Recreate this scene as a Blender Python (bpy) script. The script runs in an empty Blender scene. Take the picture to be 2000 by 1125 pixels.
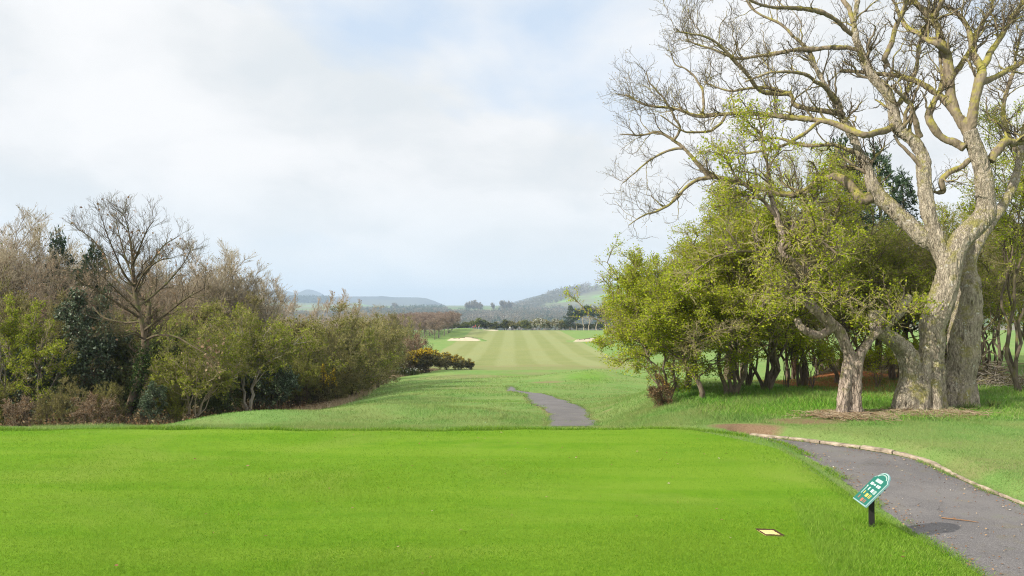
import bpy, math, numpy as np
from mathutils import noise as mnoise, Vector
C = bpy.context.scene.collection
SC = bpy.context.scene
rad = math.radians

# ------------------------------------------------------------------ camera
CAM_H = 2.4
LENS = 28.0
F = 2000 * LENS / 36.0            # focal length in photograph pixels
V0 = 597.0                        # row of the level horizon
PITCH = math.atan((V0 - 562.5) / F)
cam = bpy.data.cameras.new('camera')
cam.lens = LENS
cam.sensor_width = 36
cam.clip_start = 0.1
cam.clip_end = 20000
co = bpy.data.objects.new('camera', cam)
C.objects.link(co)
co.location = (0, 0, CAM_H)
co.rotation_euler = (math.pi / 2 + PITCH, 0, 0)
SC.camera = co

# ------------------------------------------------------------------ light
SUN_EL, SUN_AZ = rad(29.5), rad(210)          # azimuth counted from +x, light comes from the left
w = bpy.data.worlds.new('World')
SC.world = w
w.use_nodes = True
nt = w.node_tree
nt.nodes.clear()


def math_n(tree, op, a, b=None, clamp=False):
    n = tree.nodes.new('ShaderNodeMath')
    n.operation = op
    n.use_clamp = clamp
    for i, x in enumerate((a, b)):
        if x is None:
            continue
        if isinstance(x, (int, float)):
            n.inputs[i].default_value = x
        else:
            tree.links.new(x, n.inputs[i])
    return n.outputs[0]


def ramp(tree, fac, stops, interp='LINEAR'):
    n = tree.nodes.new('ShaderNodeValToRGB')
    n.color_ramp.interpolation = interp
    el = n.color_ramp.elements
    while len(el) > len(stops):
        el.remove(el[-1])
    while len(el) < len(stops):
        el.new(0.5)
    for e, (p, c) in zip(el, stops):
        e.position = p
        e.color = (c[0], c[1], c[2], 1) if not isinstance(c, (int, float)) else (c, c, c, 1)
    tree.links.new(fac, n.inputs[0])
    return n.outputs[0]


def mix(tree, fac, a, b, blend='MIX'):
    n = tree.nodes.new('ShaderNodeMix')
    n.data_type = 'RGBA'
    n.blend_type = blend
    for i, x in ((0, fac), (6, a), (7, b)):
        if isinstance(x, (int, float)):
            n.inputs[i].default_value = x
        elif isinstance(x, tuple):
            n.inputs[i].default_value = (x[0], x[1], x[2], 1)
        else:
            tree.links.new(x, n.inputs[i])
    return n.outputs[2]


def noise_n(tree, vec, scale, detail=4, rough=0.55, dist=0.0):
    n = tree.nodes.new('ShaderNodeTexNoise')
    n.inputs['Scale'].default_value = scale
    n.inputs['Detail'].default_value = detail
    n.inputs['Roughness'].default_value = rough
    n.inputs['Distortion'].default_value = dist
    if vec is not None:
        tree.links.new(vec, n.inputs['Vector'])
    return n.outputs[0]


tc = nt.nodes.new('ShaderNodeTexCoord')
sx = nt.nodes.new('ShaderNodeSeparateXYZ')
nt.links.new(tc.outputs['Generated'], sx.inputs[0])
zz = math_n(nt, 'MAXIMUM', sx.outputs[2], 0.0)
dz = math_n(nt, 'ADD', zz, 0.42)
cx = nt.nodes.new('ShaderNodeCombineXYZ')
nt.links.new(math_n(nt, 'DIVIDE', sx.outputs[0], dz), cx.inputs[0])
nt.links.new(math_n(nt, 'DIVIDE', sx.outputs[1], dz), cx.inputs[1])
cx.inputs[2].default_value = 8.8
n1 = noise_n(nt, cx.outputs[0], 1.5, 6, 0.5, 0.3)       # big sheets and gaps
n2 = noise_n(nt, cx.outputs[0], 2.6, 6, 0.5, 0.25)        # cloud bellies
sky = nt.nodes.new('ShaderNodeTexSky')
sky.sky_type = 'NISHITA'
sky.sun_disc = False
sky.sun_elevation = SUN_EL
sky.sun_rotation = rad(90) - SUN_AZ
sky.dust_density = 2.0
SKY_S = 0.092
belly = ramp(nt, n2, [(0.36, (6.6, 6.95, 7.2)), (0.45, (7.15, 7.35, 7.5)), (0.52, (7.75, 7.85, 7.95)), (0.62, (8.2, 8.22, 8.28))])
blue = mix(nt, 0.76, sky.outputs[0], (6.5, 7.6, 9.0))
gap = ramp(nt, n1, [(0.34, 0.0), (0.47, 1.0)])
clouds = mix(nt, gap, blue, belly)
# towards the horizon the sheet thins into a pale blue-white veil
veil = ramp(nt, sx.outputs[2], [(0.0, 0.9), (0.05, 0.65), (0.16, 0.0)])
clouds = mix(nt, veil, clouds, (7.3, 7.9, 8.3))
# an overcast dome is brightest overhead, above the picture
up_ = ramp(nt, sx.outputs[2], [(0.40, 0.0), (0.85, 1.0)])
clouds = mix(nt, up_, clouds, (12.5, 12.8, 13.2))
bg = nt.nodes.new('ShaderNodeBackground')
bg.inputs[1].default_value = SKY_S
nt.links.new(clouds, bg.inputs[0])
wo = nt.nodes.new('ShaderNodeOutputWorld')
nt.links.new(bg.outputs[0], wo.inputs[0])

sl = bpy.data.lights.new('sun', 'SUN')
sl.energy = 5.0
sl.angle = rad(0.7)
sl.color = (1.0, 0.94, 0.84)
so = bpy.data.objects.new('sun', sl)
C.objects.link(so)
SUN_DIR = Vector((math.cos(SUN_EL) * math.cos(SUN_AZ), math.cos(SUN_EL) * math.sin(SUN_AZ), math.sin(SUN_EL)))
so.rotation_euler = SUN_DIR.to_track_quat('Z', 'Y').to_euler()
so.location = (-60, -4, 40)

vs = SC.view_settings
vs.view_transform = 'Standard'
vs.look = 'None'
vs.exposure = 0.39
vs.gamma = 1
vs.use_curve_mapping = False
SC.cycles.use_denoising = True
SC.cycles.denoising_prefilter = 'NONE'
SC.cycles.use_adaptive_sampling = False
SC.cycles.filter_width = 1.1
SC.cycles.max_bounces = 6
SC.cycles.diffuse_bounces = 4
SC.cycles.glossy_bounces = 2
SC.cycles.transmission_bounces = 4
SC.cycles.transparent_max_bounces = 6
SC.cycles.volume_bounces = 0

# ------------------------------------------------------------------ helpers: pixels to metres
sP, cP = math.sin(PITCH), math.cos(PITCH)


def at(u, v, y):
    """World point at depth y seen at photograph pixel (u, v)."""
    a, b = (u - 1000) / F, (562.5 - v) / F
    dx, dy, dz_ = a, cP - b * sP, sP + b * cP
    k = y / dy
    return np.array((dx * k, y, CAM_H + dz_ * k))


def U2X(u, y):
    return (u - 1000) / F * y


def sstep(a, b, x):
    t = np.clip((np.asarray(x, float) - a) / (b - a), 0, 1)
    return t * t * (3 - 2 * t)


# ------------------------------------------------------------------ terrain function
_tab = np.array([(0, 0), (15.5, 0), (17.2, -.22), (21, -.83), (26, -1.19), (34, -1.75), (44, -2.43), (55, -3.08), (70, -3.94), (85, -4.76),
                 (100, -5.5), (120, -6.39), (145, -7.2), (165, -7.47), (180, -7.5), (322, -7.5), (345, -9), (420, -20), (520, -32), (700, -42), (1000, -34),
                 (1500, -22), (1800, -16), (2200, -11), (2600, -6), (4000, 3), (9000, 4)])
_fy = np.arange(0, 420, .5)
_fz = np.interp(_fy, _tab[:, 0], _tab[:, 1])
_k = np.hanning(17); _k /= _k.sum()
_sm = np.convolve(np.pad(_fz, 8, mode='edge'), _k, 'valid')
_fz = np.where(_fy > 22, _sm, _fz)


def prof(y):
    y = np.asarray(y, float)
    return np.where(y < 415, np.interp(y, _fy, _fz), np.interp(y, _tab[:, 0], _tab[:, 1]))


def gauss(x, y, cx_, cy_, rx, ry):
    return np.exp(-((x - cx_) / rx) ** 2 - ((y - cy_) / ry) ** 2)


PATH_L = [(1462, 853), (1500, 860), (1535, 869), (1585, 897), (1650, 941), (1722, 994), (1800, 1050), (1862, 1087), (1915, 1127), (1980, 1185), (2060, 1260)]
PATH_R = [(1462, 851), (1560, 861), (1640, 871), (1700, 880), (1760, 890), (1806, 904), (1846, 924), (1905, 951), (2000, 989), (2120, 1040), (2300, 1120)]


def px_ground(u, v, z=0.0):
    y = F * (CAM_H - z) / (v - V0)
    return (u - 1000) / F * y, y


PATH_Z = -.16                    # the path lies a little below the tee
_pl = [px_ground(u, v, PATH_Z) for u, v in PATH_L]
_pr = [px_ground(u, v, PATH_Z) for u, v in PATH_R]


def resample(pts, n):
    p = np.array(pts, float)
    d = np.r_[0, np.cumsum(np.linalg.norm(np.diff(p, axis=0), axis=1))]
    s = np.linspace(0, d[-1], n)
    q = np.stack([np.interp(s, d, p[:, i]) for i in range(p.shape[1])], 1)
    for _ in range(3):
        q[1:-1] = q[1:-1] * .5 + (q[:-2] + q[2:]) * .25
    return q


PL, PR = resample(_pl, 60), resample(_pr, 60)
PCEN = (PL + PR) / 2


def polydist(x, y, line):
    x = np.asarray(x, float); y = np.asarray(y, float)
    best = np.full(x.shape, 1e9)
    for a, b in zip(line[:-1], line[1:]):
        d = b - a
        t = np.clip(((x - a[0]) * d[0] + (y - a[1]) * d[1]) / (d @ d + 1e-9), 0, 1)
        best = np.minimum(best, np.hypot(x - a[0] - t * d[0], y - a[1] - t * d[1]))
    return best


def in_poly(x, y, poly):
    inside = np.zeros(np.shape(x), bool)
    for (x1, y1), (x2, y2) in zip(poly, np.roll(poly, -1, 0)):
        c = (y1 > y) != (y2 > y)
        inside ^= c & (x < (x2 - x1) * (y - y1) / (y2 - y1 + 1e-12) + x1)
    return inside


def wav(x, y, s, seed=0):
    """cheap smooth noise in about -1..1"""
    r = np.random.default_rng(seed)
    o = 0
    for i in range(6):
        a = r.uniform(0, 6.28); k = s * r.uniform(.6, 1.7)
        o = o + np.sin((x * math.cos(a) + y * math.sin(a)) * k + r.uniform(0, 6.28))
    return o / 3.2


def ground_z(x, y):
    x = np.asarray(x, float); y = np.asarray(y, float)
    z = prof(y) + 0 * x
    yy = np.maximum(y, 1.0)
    wr = sstep(.085, .225, x / yy) * (1 - sstep(55, 120, y)) * (1 - sstep(24.5, 42, y) * (1 - sstep(.33, .43, x / yy)))
    zr = -.010 * np.maximum(y - 20, 0) - .05 * np.maximum(y - 45, 0)
    z = z * (1 - wr) + zr * wr
    z = z - 1.0 * sstep(5.0, 13, -x) * sstep(17.5, 30, y) * (1 - sstep(50, 100, y)) - .5 * sstep(10, 30, -x) * sstep(26, 40, y) * (1 - sstep(60, 120, y))
    # grassy banks
    z = z + .34 * gauss(x, y, -3.8, 26.5, 3.2, 1.7) + .42 * gauss(x, y, -8.0, 24.0, 3.0, 1.7) + .12 * gauss(x, y, -.6, 25, 1.6, 1.4)
    z = z + .75 * gauss(x, y, 7.2, 66, 2.6, 4.0) + .3 * gauss(x, y, 4.2, 70, 2.5, 5)
    z = z + .035 * wav(x, y, 1.1, 3) * sstep(17, 21, y) * (1 - sstep(70, 120, y)) + .12 * wav(x, y, .25, 4) * sstep(30, 60, y) * (1 - sstep(160, 260, y))
    # left shoulder of the fairway and the ridge of trees
    z = z + .9 * gauss(x, y, -19, 315, 8, 30)
    # sunken path by the tee
    near = (y < 20) & (x > 2)
    if np.any(near):
        xn, yn = x[near], y[near]
        d = np.minimum(polydist(xn, yn, PL), polydist(xn, yn, PR))
        d = np.where(in_poly(xn, yn, np.concatenate([PL, PR[::-1]])), 0, d)
        zn = z[near]
        z[near] = zn + PATH_Z * (1 - sstep(.12, .52, d))
    # hollow for the marker stone
    return z


# ------------------------------------------------------------------ mesh building
def mesh_np(name, verts, quads=None, tris=None, mats=(), smooth=True, midx=None, attrs=None):
    me = bpy.data.meshes.new(name)
    verts = np.ascontiguousarray(verts, np.float32).reshape(-1, 3)
    nq = 0 if quads is None else len(quads)
    ntr = 0 if tris is None else len(tris)
    loops = np.concatenate([np.asarray(quads, np.int32).ravel() if nq else np.zeros(0, np.int32), np.asarray(tris, np.int32).ravel() if ntr else np.zeros(0, np.int32)])
    starts = np.concatenate([np.arange(nq) * 4, nq * 4 + np.arange(ntr) * 3]).astype(np.int32)
    me.vertices.add(len(verts)); me.vertices.foreach_set('co', verts.ravel())
    me.loops.add(len(loops)); me.loops.foreach_set('vertex_index', loops)
    me.polygons.add(nq + ntr); me.polygons.foreach_set('loop_start', starts)
    for m in mats:
        me.materials.append(m)
    if midx is not None:
        me.polygons.foreach_set('material_index', np.asarray(midx, np.int32))
    me.polygons.foreach_set('use_smooth', np.full(nq + ntr, smooth, bool))
    if attrs:
        for k, a in attrs.items():
            at_ = me.color_attributes.new(k, 'FLOAT_COLOR', 'POINT')
            at_.data.foreach_set('color', np.ascontiguousarray(a, np.float32).ravel())
    me.update(calc_edges=True)
    me.validate()
    return me


def obj(name, me, parent=None, kind=None):
    o = bpy.data.objects.new(name, me)
    C.objects.link(o)
    if parent is not None:
        o.parent = parent
    if kind:
        o['kind'] = kind
    return o


def thing(name, label, cat, loc=(0, 0, 0), rz=0, group=None, scale=None):
    o = bpy.data.objects.new(name, None)
    C.objects.link(o)
    o.empty_display_size = .2
    o.location = [float(c) for c in loc]
    o.rotation_euler = (0, 0, rz)
    if scale is not None:
        o.scale = scale
    o['label'] = label
    o['category'] = cat
    if group:
        o['group'] = group
    return o


def norm(a):
    return a / (np.linalg.norm(a, axis=-1, keepdims=True) + 1e-9)


def tubes(P, R, S):
    """P [N,K,3] centre lines, R [N,K] radii -> verts, quads"""
    P = np.asarray(P, float); R = np.asarray(R, float)
    n, k, _ = P.shape
    T = norm(np.gradient(P, axis=1))
    m = norm(P[:, -1] - P[:, 0])
    ref = np.where(np.abs(m[:, 2:3]) < .75, np.array([[0, 0, 1.]]), np.array([[1., 0.2, 0]]))[:, None, :]
    U = norm(np.cross(T, np.broadcast_to(ref, T.shape)))
    V = np.cross(T, U)
    a = np.arange(S) * 2 * math.pi / S
    ring = P[:, :, None, :] + R[:, :, None, None] * (np.cos(a)[None, None, :, None] * U[:, :, None, :] + np.sin(a)[None, None, :, None] * V[:, :, None, :])
    idx = np.arange(n * k * S).reshape(n, k, S)
    a0 = idx[:, :-1, :]; b0 = idx[:, 1:, :]
    q = np.stack([a0, np.roll(a0, -1, 2), np.roll(b0, -1, 2), b0], -1).reshape(-1, 4)
    return ring.reshape(-1, 3), q


class Geo:
    def __init__(s):
        s.v = []; s.q = []; s.t = []; s.n = 0; s.mq = []; s.mt = []

    def add(s, v, q=None, t=None, m=0):
        if q is not None and len(q):
            s.q.append(np.asarray(q) + s.n); s.mq.append(np.full(len(q), m))
        if t is not None and len(t):
            s.t.append(np.asarray(t) + s.n); s.mt.append(np.full(len(t), m))
        s.v.append(np.asarray(v, float).reshape(-1, 3)); s.n += len(s.v[-1])

    def tube(s, P, R, S, m=0):
        v, q = tubes(np.asarray(P), np.asarray(R), S)
        s.add(v, q, m=m)

    def mesh(s, name, mats, smooth=True):
        q = np.concatenate(s.q) if s.q else None
        t = np.concatenate(s.t) if s.t else None
        mi = np.concatenate(s.mq + s.mt)
        return mesh_np(name, np.concatenate(s.v), q, t, mats, smooth, mi)

    def box(s, c, size, m=0, rot=None):
        v = np.array([(x, y, z) for x in (-.5, .5) for y in (-.5, .5) for z in (-.5, .5)]) * np.array(size)
        if rot is not None:
            v = v @ np.array(rot).T
        s.add(v + np.array(c), [(0, 1, 3, 2), (4, 6, 7, 5), (0, 4, 5, 1), (2, 3, 7, 6), (0, 2, 6, 4), (1, 5, 7, 3)], m=m)


def curves(p0, p1, d0, K, rng, wob=.08, up=0.0):
    """bezier polylines from p0 to p1 leaving along d0, with a wandering wobble"""
    p0, p1, d0 = np.asarray(p0, float), np.asarray(p1, float), np.asarray(d0, float)
    M = len(p0)
    L = np.linalg.norm(p1 - p0, axis=1, keepdims=True)
    c1 = p0 + norm(d0) * L * .36
    c2 = p0 * .3 + p1 * .7 + np.array([0, 0, -1.]) * L * up + rng.normal(0, .07, (M, 3)) * L
    t = np.linspace(0, 1, K)[None, :, None]
    P = (1 - t) ** 3 * p0[:, None] + 3 * (1 - t) ** 2 * t * c1[:, None] + 3 * (1 - t) * t ** 2 * c2[:, None] + t ** 3 * p1[:, None]
    if wob:
        wk = np.cumsum(rng.normal(0, 1, (M, K, 3)), axis=1) / math.sqrt(K)
        wk = wk - wk[:, :1] * (1 - t) - wk[:, -1:] * t
        P = P + wk * (wob * L[:, None, :])
    return P


def pick(P, R, par, t):
    """points, tangents, radii at parameter t on parents"""
    K = P.shape[1]
    f = np.clip(t, 0, .9999) * (K - 1)
    i = f.astype(int); r = (f - i)[:, None]
    a, b = P[par, i], P[par, i + 1]
    return a * (1 - r) + b * r, norm(b - a), R[par, i] * (1 - r[:, 0]) + R[par, i + 1] * r[:, 0]


def taper(r0, r1, K, p=1.0):
    t = np.linspace(0, 1, K)[None, :] ** p
    return r0[:, None] * (1 - t) + r1[:, None] * t


def rdir(rng, n):
    return norm(rng.normal(0, 1, (n, 3)))


def side_shoots(P, R, n, rng, length, K, t0=.25, up=.35, fwd=.5, out=None, outw=.0, wob=.08, rk=.6, rmin=.0025, rtip=.45, sweep=0.0, tipward=1.0):
    """n children springing from the parent polylines"""
    seg = np.linalg.norm(np.diff(P, axis=1), axis=2).sum(1)
    par = rng.choice(len(P), n, p=seg / seg.sum())
    t = t0 + (1 - t0) * rng.random(n) ** tipward
    t[rng.random(n) < .12] = .98
    b, T, r = pick(P, R, par, t)
    d = rdir(rng, n)
    d = d - (d * T).sum(1, keepdims=True) * T * .8
    d = norm(d) + T * fwd + np.array([0, 0, up])
    if out is not None:
        d = d + norm(b - out) * outw
    d = norm(d)
    L = length * rng.uniform(.45, 1.25, n)[:, None] * (1.15 - .5 * t[:, None])
    tip = b + d * L
    if sweep:
        tip[:, 2] += sweep * L[:, 0]
    Pc = curves(b, tip, T * .6 + d, K, rng, wob)
    rr = np.maximum(r * rk, rmin)
    return Pc, taper(rr, np.maximum(rr * rtip, rmin * .8), K)


def leaf_quads(pts, size, rng, flat=.0, stretch=1.5, axis=None, out=None):
    """one small folded-free rhombic leaf per point"""
    n = len(pts)
    if axis is None:
        a = rdir(rng, n)
    else:
        a = norm(axis + rng.normal(0, .5, (n, 3)))
    nr = rdir(rng, n) + np.array([0, 0, flat])
    if out is not None:
        nr = nr + out
    b = norm(np.cross(nr, a))
    s = size * rng.uniform(.6, 1.35, n)[:, None]
    c = np.cross(a, b) * s * .12
    v = np.stack([pts, pts + a * s * .5 * stretch + b * s * .5 + c, pts + a * s * stretch, pts + a * s * .5 * stretch - b * s * .5 + c], 1).reshape(-1, 3)
    q = np.arange(n * 4).reshape(n, 4)
    return v, q


def clumpy(pts, rng, scale, keep):
    """mask that leaves out leaves in smooth blobs so that the crown has gaps"""
    k = rng.normal(0, 1 / scale, (7, 3)); ph = rng.uniform(0, 6.28, 7)
    f = np.sin(pts @ k.T + ph).sum(1) / 2.6 + rng.normal(0, .35, len(pts))
    return f < np.quantile(f, keep)


# ------------------------------------------------------------------ materials
def new_mat(name):
    m = bpy.data.materials.new(name)
    m.use_nodes = True
    t = m.node_tree
    t.nodes.clear()
    out = t.nodes.new('ShaderNodeOutputMaterial')
    return m, t, out


def principled(t, color, rough=.8, spec=.3, normal=None):
    p = t.nodes.new('ShaderNodeBsdfPrincipled')
    if isinstance(color, tuple):
        p.inputs['Base Color'].default_value = (*color, 1)
    else:
        t.links.new(color, p.inputs['Base Color'])
    if isinstance(rough, (int, float)):
        p.inputs['Roughness'].default_value = rough
    else:
        t.links.new(rough, p.inputs['Roughness'])
    p.inputs['Specular IOR Level'].default_value = spec
    if normal is not None:
        t.links.new(normal, p.inputs['Normal'])
    return p


def bump(t, h, strength=.5, dist=.02):
    b = t.nodes.new('ShaderNodeBump')
    b.inputs['Strength'].default_value = strength
    b.inputs['Distance'].default_value = dist
    t.links.new(h, b.inputs['Height'])
    return b.outputs[0]


def plain(name, color, rough=.6, spec=.3, var=.0, scale=20, metal=0):
    m, t, out = new_mat(name)
    if var:
        tcn = t.nodes.new('ShaderNodeTexCoord')
        f = noise_n(t, tcn.outputs['Object'], scale, 5, .6)
        c = ramp(t, f, [(.3, tuple(x * (1 - var) for x in color)), (.7, tuple(min(1, x * (1 + var)) for x in color))])
        p = principled(t, c, rough, spec, bump(t, f, .3, .01))
    else:
        p = principled(t, color, rough, spec)
    p.inputs['Metallic'].default_value = metal
    t.links.new(p.outputs[0], out.inputs[0])
    return m


def leaf_mat(name, stops, trans=.35, rough=.55, tint=.25, patch=None, spec=.08):
    """leaf colour varies leaf by leaf, plant by plant and in soft patches"""
    m, t, out = new_mat(name)
    g = t.nodes.new('ShaderNodeNewGeometry')
    oi = t.nodes.new('ShaderNodeObjectInfo')
    f = g.outputs['Random Per Island']
    c = ramp(t, f, stops)
    if patch:
        tcn = t.nodes.new('ShaderNodeTexCoord')
        pf = ramp(t, noise_n(t, tcn.outputs['Object'], patch[1], 3, .5), [(.38, 0.), (.62, 1.)])
        c = mix(t, math_n(t, 'MULTIPLY', pf, patch[2]), c, patch[0])
    hs = t.nodes.new('ShaderNodeHueSaturation')
    hs.inputs['Saturation'].default_value = 1.0
    t.links.new(math_n(t, 'ADD', math_n(t, 'MULTIPLY', oi.outputs['Random'], tint * 1.6), 1 - tint * .8), hs.inputs['Value'])
    t.links.new(math_n(t, 'ADD', math_n(t, 'MULTIPLY', oi.outputs['Random'], tint * .06), .5 - tint * .03), hs.inputs['Hue'])
    t.links.new(c, hs.inputs['Color'])
    p = principled(t, hs.outputs[0], rough, spec)
    if trans:
        tr = t.nodes.new('ShaderNodeBsdfTranslucent')
        t.links.new(hs.outputs[0], tr.inputs[0])
        mx = t.nodes.new('ShaderNodeMixShader')
        mx.inputs[0].default_value = trans
        t.links.new(p.outputs[0], mx.inputs[1]); t.links.new(tr.outputs[0], mx.inputs[2])
        t.links.new(mx.outputs[0], out.inputs[0])
    else:
        t.links.new(p.outputs[0], out.inputs[0])
    return m


def bark_mat(name, dark, light, moss=None, moss_amt=.5, lichen=None, ridge=9, bstr=.8, bdist=.03, tint=.2, moss_up=True, net=0):
    m, t, out = new_mat(name)
    tcn = t.nodes.new('ShaderNodeTexCoord')
    mp = t.nodes.new('ShaderNodeMapping')
    mp.inputs['Scale'].default_value = (1, 1, .28)
    t.links.new(tcn.outputs['Object'], mp.inputs[0])
    f1 = noise_n(t, mp.outputs[0], ridge, 6, .65, .6)
    f2 = noise_n(t, tcn.outputs['Object'], 1.7, 4, .5)
    f3 = noise_n(t, mp.outputs[0], ridge * 4.5, 4, .6)
    h = math_n(t, 'ADD', f1, math_n(t, 'MULTIPLY', f3, .35))
    c = ramp(t, h, [(.48, dark), (.62, tuple((a + b) / 2 for a, b in zip(dark, light))), (.79, light)])
    if net:
        vo = t.nodes.new('ShaderNodeTexVoronoi'); vo.feature = 'DISTANCE_TO_EDGE'; vo.inputs['Scale'].default_value = net
        va = t.nodes.new('ShaderNodeVectorMath'); va.operation = 'ADD'
        nn_ = t.nodes.new('ShaderNodeTexNoise'); nn_.inputs['Scale'].default_value = 6; nn_.inputs['Detail'].default_value = 4
        vs_ = t.nodes.new('ShaderNodeVectorMath'); vs_.operation = 'SCALE'; vs_.inputs['Scale'].default_value = .16
        t.links.new(mp.outputs[0], nn_.inputs['Vector']); t.links.new(nn_.outputs['Color'], vs_.inputs[0])
        t.links.new(mp.outputs[0], va.inputs[0]); t.links.new(vs_.outputs[0], va.inputs[1]); t.links.new(va.outputs[0], vo.inputs['Vector'])
        fis = ramp(t, vo.outputs[0], [(0, .55), (.07, .9), (.18, 1.)])
        c = mix(t, fis, tuple(x * .75 for x in dark), c)
        h = math_n(t, 'ADD', h, math_n(t, 'MULTIPLY', fis, .8))
    c = mix(t, ramp(t, f2, [(.35, 0.), (.7, .55)]), c, tuple(x * .72 for x in light), 'MIX')
    if moss:
        g = t.nodes.new('ShaderNodeNewGeometry')
        s = t.nodes.new('ShaderNodeSeparateXYZ')
        t.links.new(g.outputs['Normal'], s.inputs[0])
        a = math_n(t, 'ADD', noise_n(t, tcn.outputs['Object'], 3.2, 6, .7), math_n(t, 'MULTIPLY', s.outputs[2], .16 if moss_up else .02))
        c = mix(t, ramp(t, a, [(.62 - .22 * moss_amt, 0.), (.72 - .12 * moss_amt, .85)]), c, moss)
    if lichen:
        a = noise_n(t, tcn.outputs['Object'], 6.5, 5, .75)
        c = mix(t, ramp(t, a, [(.60, 0.), (.66, .75)]), c, lichen)
    hs = t.nodes.new('ShaderNodeHueSaturation')
    oi = t.nodes.new('ShaderNodeObjectInfo')
    t.links.new(math_n(t, 'ADD', math_n(t, 'MULTIPLY', oi.outputs['Random'], tint * 1.4), 1 - tint * .7), hs.inputs['Value'])
    t.links.new(c, hs.inputs['Color'])
    p = principled(t, hs.outputs[0], .92, .05, bump(t, h, bstr, bdist))
    t.links.new(p.outputs[0], out.inputs[0])
    return m

# ------------------------------------------------------------------ ground material
def grass_color(t, tcn, warm=0.0):
    P = tcn.outputs['Object']
    big = noise_n(t, P, .35, 4, .6)
    mid = noise_n(t, P, 1.6, 5, .65)
    fine = noise_n(t, P, 38, 4, .7)
    c = ramp(t, mid, [(.3, (0.103, 0.202, 0.046)), (.5, (0.142, 0.262, 0.064)), (.7, (0.188, 0.302, 0.082))])
    c = mix(t, ramp(t, big, [(.40, 0.), (.60, .85)]), c, (0.234, 0.280, 0.092))
    c = mix(t, ramp(t, noise_n(t, P, .9, 5, .7, .4), [(.56, 0.), (.68, .6)]), c, (.25, .225, .105))
    c = mix(t, .45, c, ramp(t, fine, [(.3, (0.086, 0.164, 0.038)), (.7, (0.251, 0.340, 0.105))]), 'MIX')
    return c, fine, mid


def ground_material():
    m, t, out = new_mat('ground_turf')
    tcn = t.nodes.new('ShaderNodeTexCoord')
    P = tcn.outputs['Object']
    c, fine, mid = grass_color(t, tcn)
    A = t.nodes.new('ShaderNodeVertexColor'); A.layer_name = 'A'
    B = t.nodes.new('ShaderNodeVertexColor'); B.layer_name = 'B'
    sa = t.nodes.new('ShaderNodeSeparateColor'); t.links.new(A.outputs[0], sa.inputs[0])
    sb = t.nodes.new('ShaderNodeSeparateColor'); t.links.new(B.outputs[0], sb.inputs[0])
    ragged = noise_n(t, P, 2.4, 6, .7)
    rag_far = noise_n(t, P, .22, 5, .65)

    def edge(mask, nz=ragged, lo=.42, hi=.58, k=.55):
        a = math_n(t, 'ADD', mask, math_n(t, 'MULTIPLY', math_n(t, 'SUBTRACT', nz, .5), k))
        return ramp(t, a, [(lo, 0.), (hi, 1.)])
    c = mix(t, edge(A.outputs['Alpha'], ragged, .3, .8, .9), c, ramp(t, fine, [(.3, (0.066, 0.168, 0.014)), (.7, (0.181, 0.325, 0.040))]))
    # mown fairway with lengthwise stripes
    sep = t.nodes.new('ShaderNodeSeparateXYZ'); t.links.new(P, sep.inputs[0])
    wob = math_n(t, 'MULTIPLY', math_n(t, 'SUBTRACT', noise_n(t, P, .05, 2, .5), .5), .8)
    ph = math_n(t, 'MULTIPLY', math_n(t, 'ADD', math_n(t, 'ADD', sep.outputs[0], wob), 2.6), 2 * math.pi / 6.4)
    st = math_n(t, 'ADD', math_n(t, 'MULTIPLY', math_n(t, 'SINE', ph), 1.2), .5, True)
    fcol = mix(t, st, (.198, .230, .078), (.262, .290, .125))
    mp = t.nodes.new('ShaderNodeMapping'); mp.inputs['Scale'].default_value = (.05, .22, 1)
    t.links.new(P, mp.inputs[0])
    band = noise_n(t, mp.outputs[0], 1.0, 5, .65)
    fcol = mix(t, ramp(t, band, [(.35, 0.), (.7, .8)]), fcol, (.265, .265, .105))
    fcol = mix(t, ramp(t, band, [(.2, .55), (.42, 0.)]), fcol, (.155, .215, .062))
    fcol = mix(t, .25, fcol, ramp(t, noise_n(t, P, 5, 4, .7), [(.3, (.125, .16, .05)), (.7, (.295, .315, .13))]))
    c = mix(t, edge(sa.outputs[0], rag_far, .45, .6, .25), c, fcol)
    dry = mix(t, ramp(t, fine, [(.3, 0.), (.7, 1.)]), (.18, .165, .066), (.29, .25, .13))
    c = mix(t, math_n(t, 'MULTIPLY', edge(sa.outputs[2], ragged, .35, .75, .9), .72), c, dry)
    soil = mix(t, ramp(t, fine, [(.3, 0.), (.7, 1.)]), (.17, .105, .060), (.30, .21, .13))
    c = mix(t, edge(sa.outputs[1], ragged, .34, .80, .7), c, soil)
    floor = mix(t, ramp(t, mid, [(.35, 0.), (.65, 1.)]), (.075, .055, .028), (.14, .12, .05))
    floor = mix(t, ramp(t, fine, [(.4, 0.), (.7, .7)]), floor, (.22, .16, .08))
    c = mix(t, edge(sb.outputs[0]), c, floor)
    red = mix(t, ramp(t, noise_n(t, P, 7, 5, .7), [(.35, 0.), (.68, 1.)]), (.22, .08, .03), (.46, .20, .085))
    c = mix(t, edge(sb.outputs[1]), c, red)
    far = ramp(t, noise_n(t, P, .004, 2, .5), [(.4, (.12, .16, .05)), (.5, (.14, .22, .055)), (.58, (.20, .17, .09))])
    c = mix(t, sb.outputs[2], c, far)
    bn = bump(t, math_n(t, 'ADD', fine, math_n(t, 'MULTIPLY', mid, .8)), .7, .05)
    p = principled(t, c, .95, .02, bn)
    t.links.new(p.outputs[0], out.inputs[0])
    return m


M_GROUND = ground_material()

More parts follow.
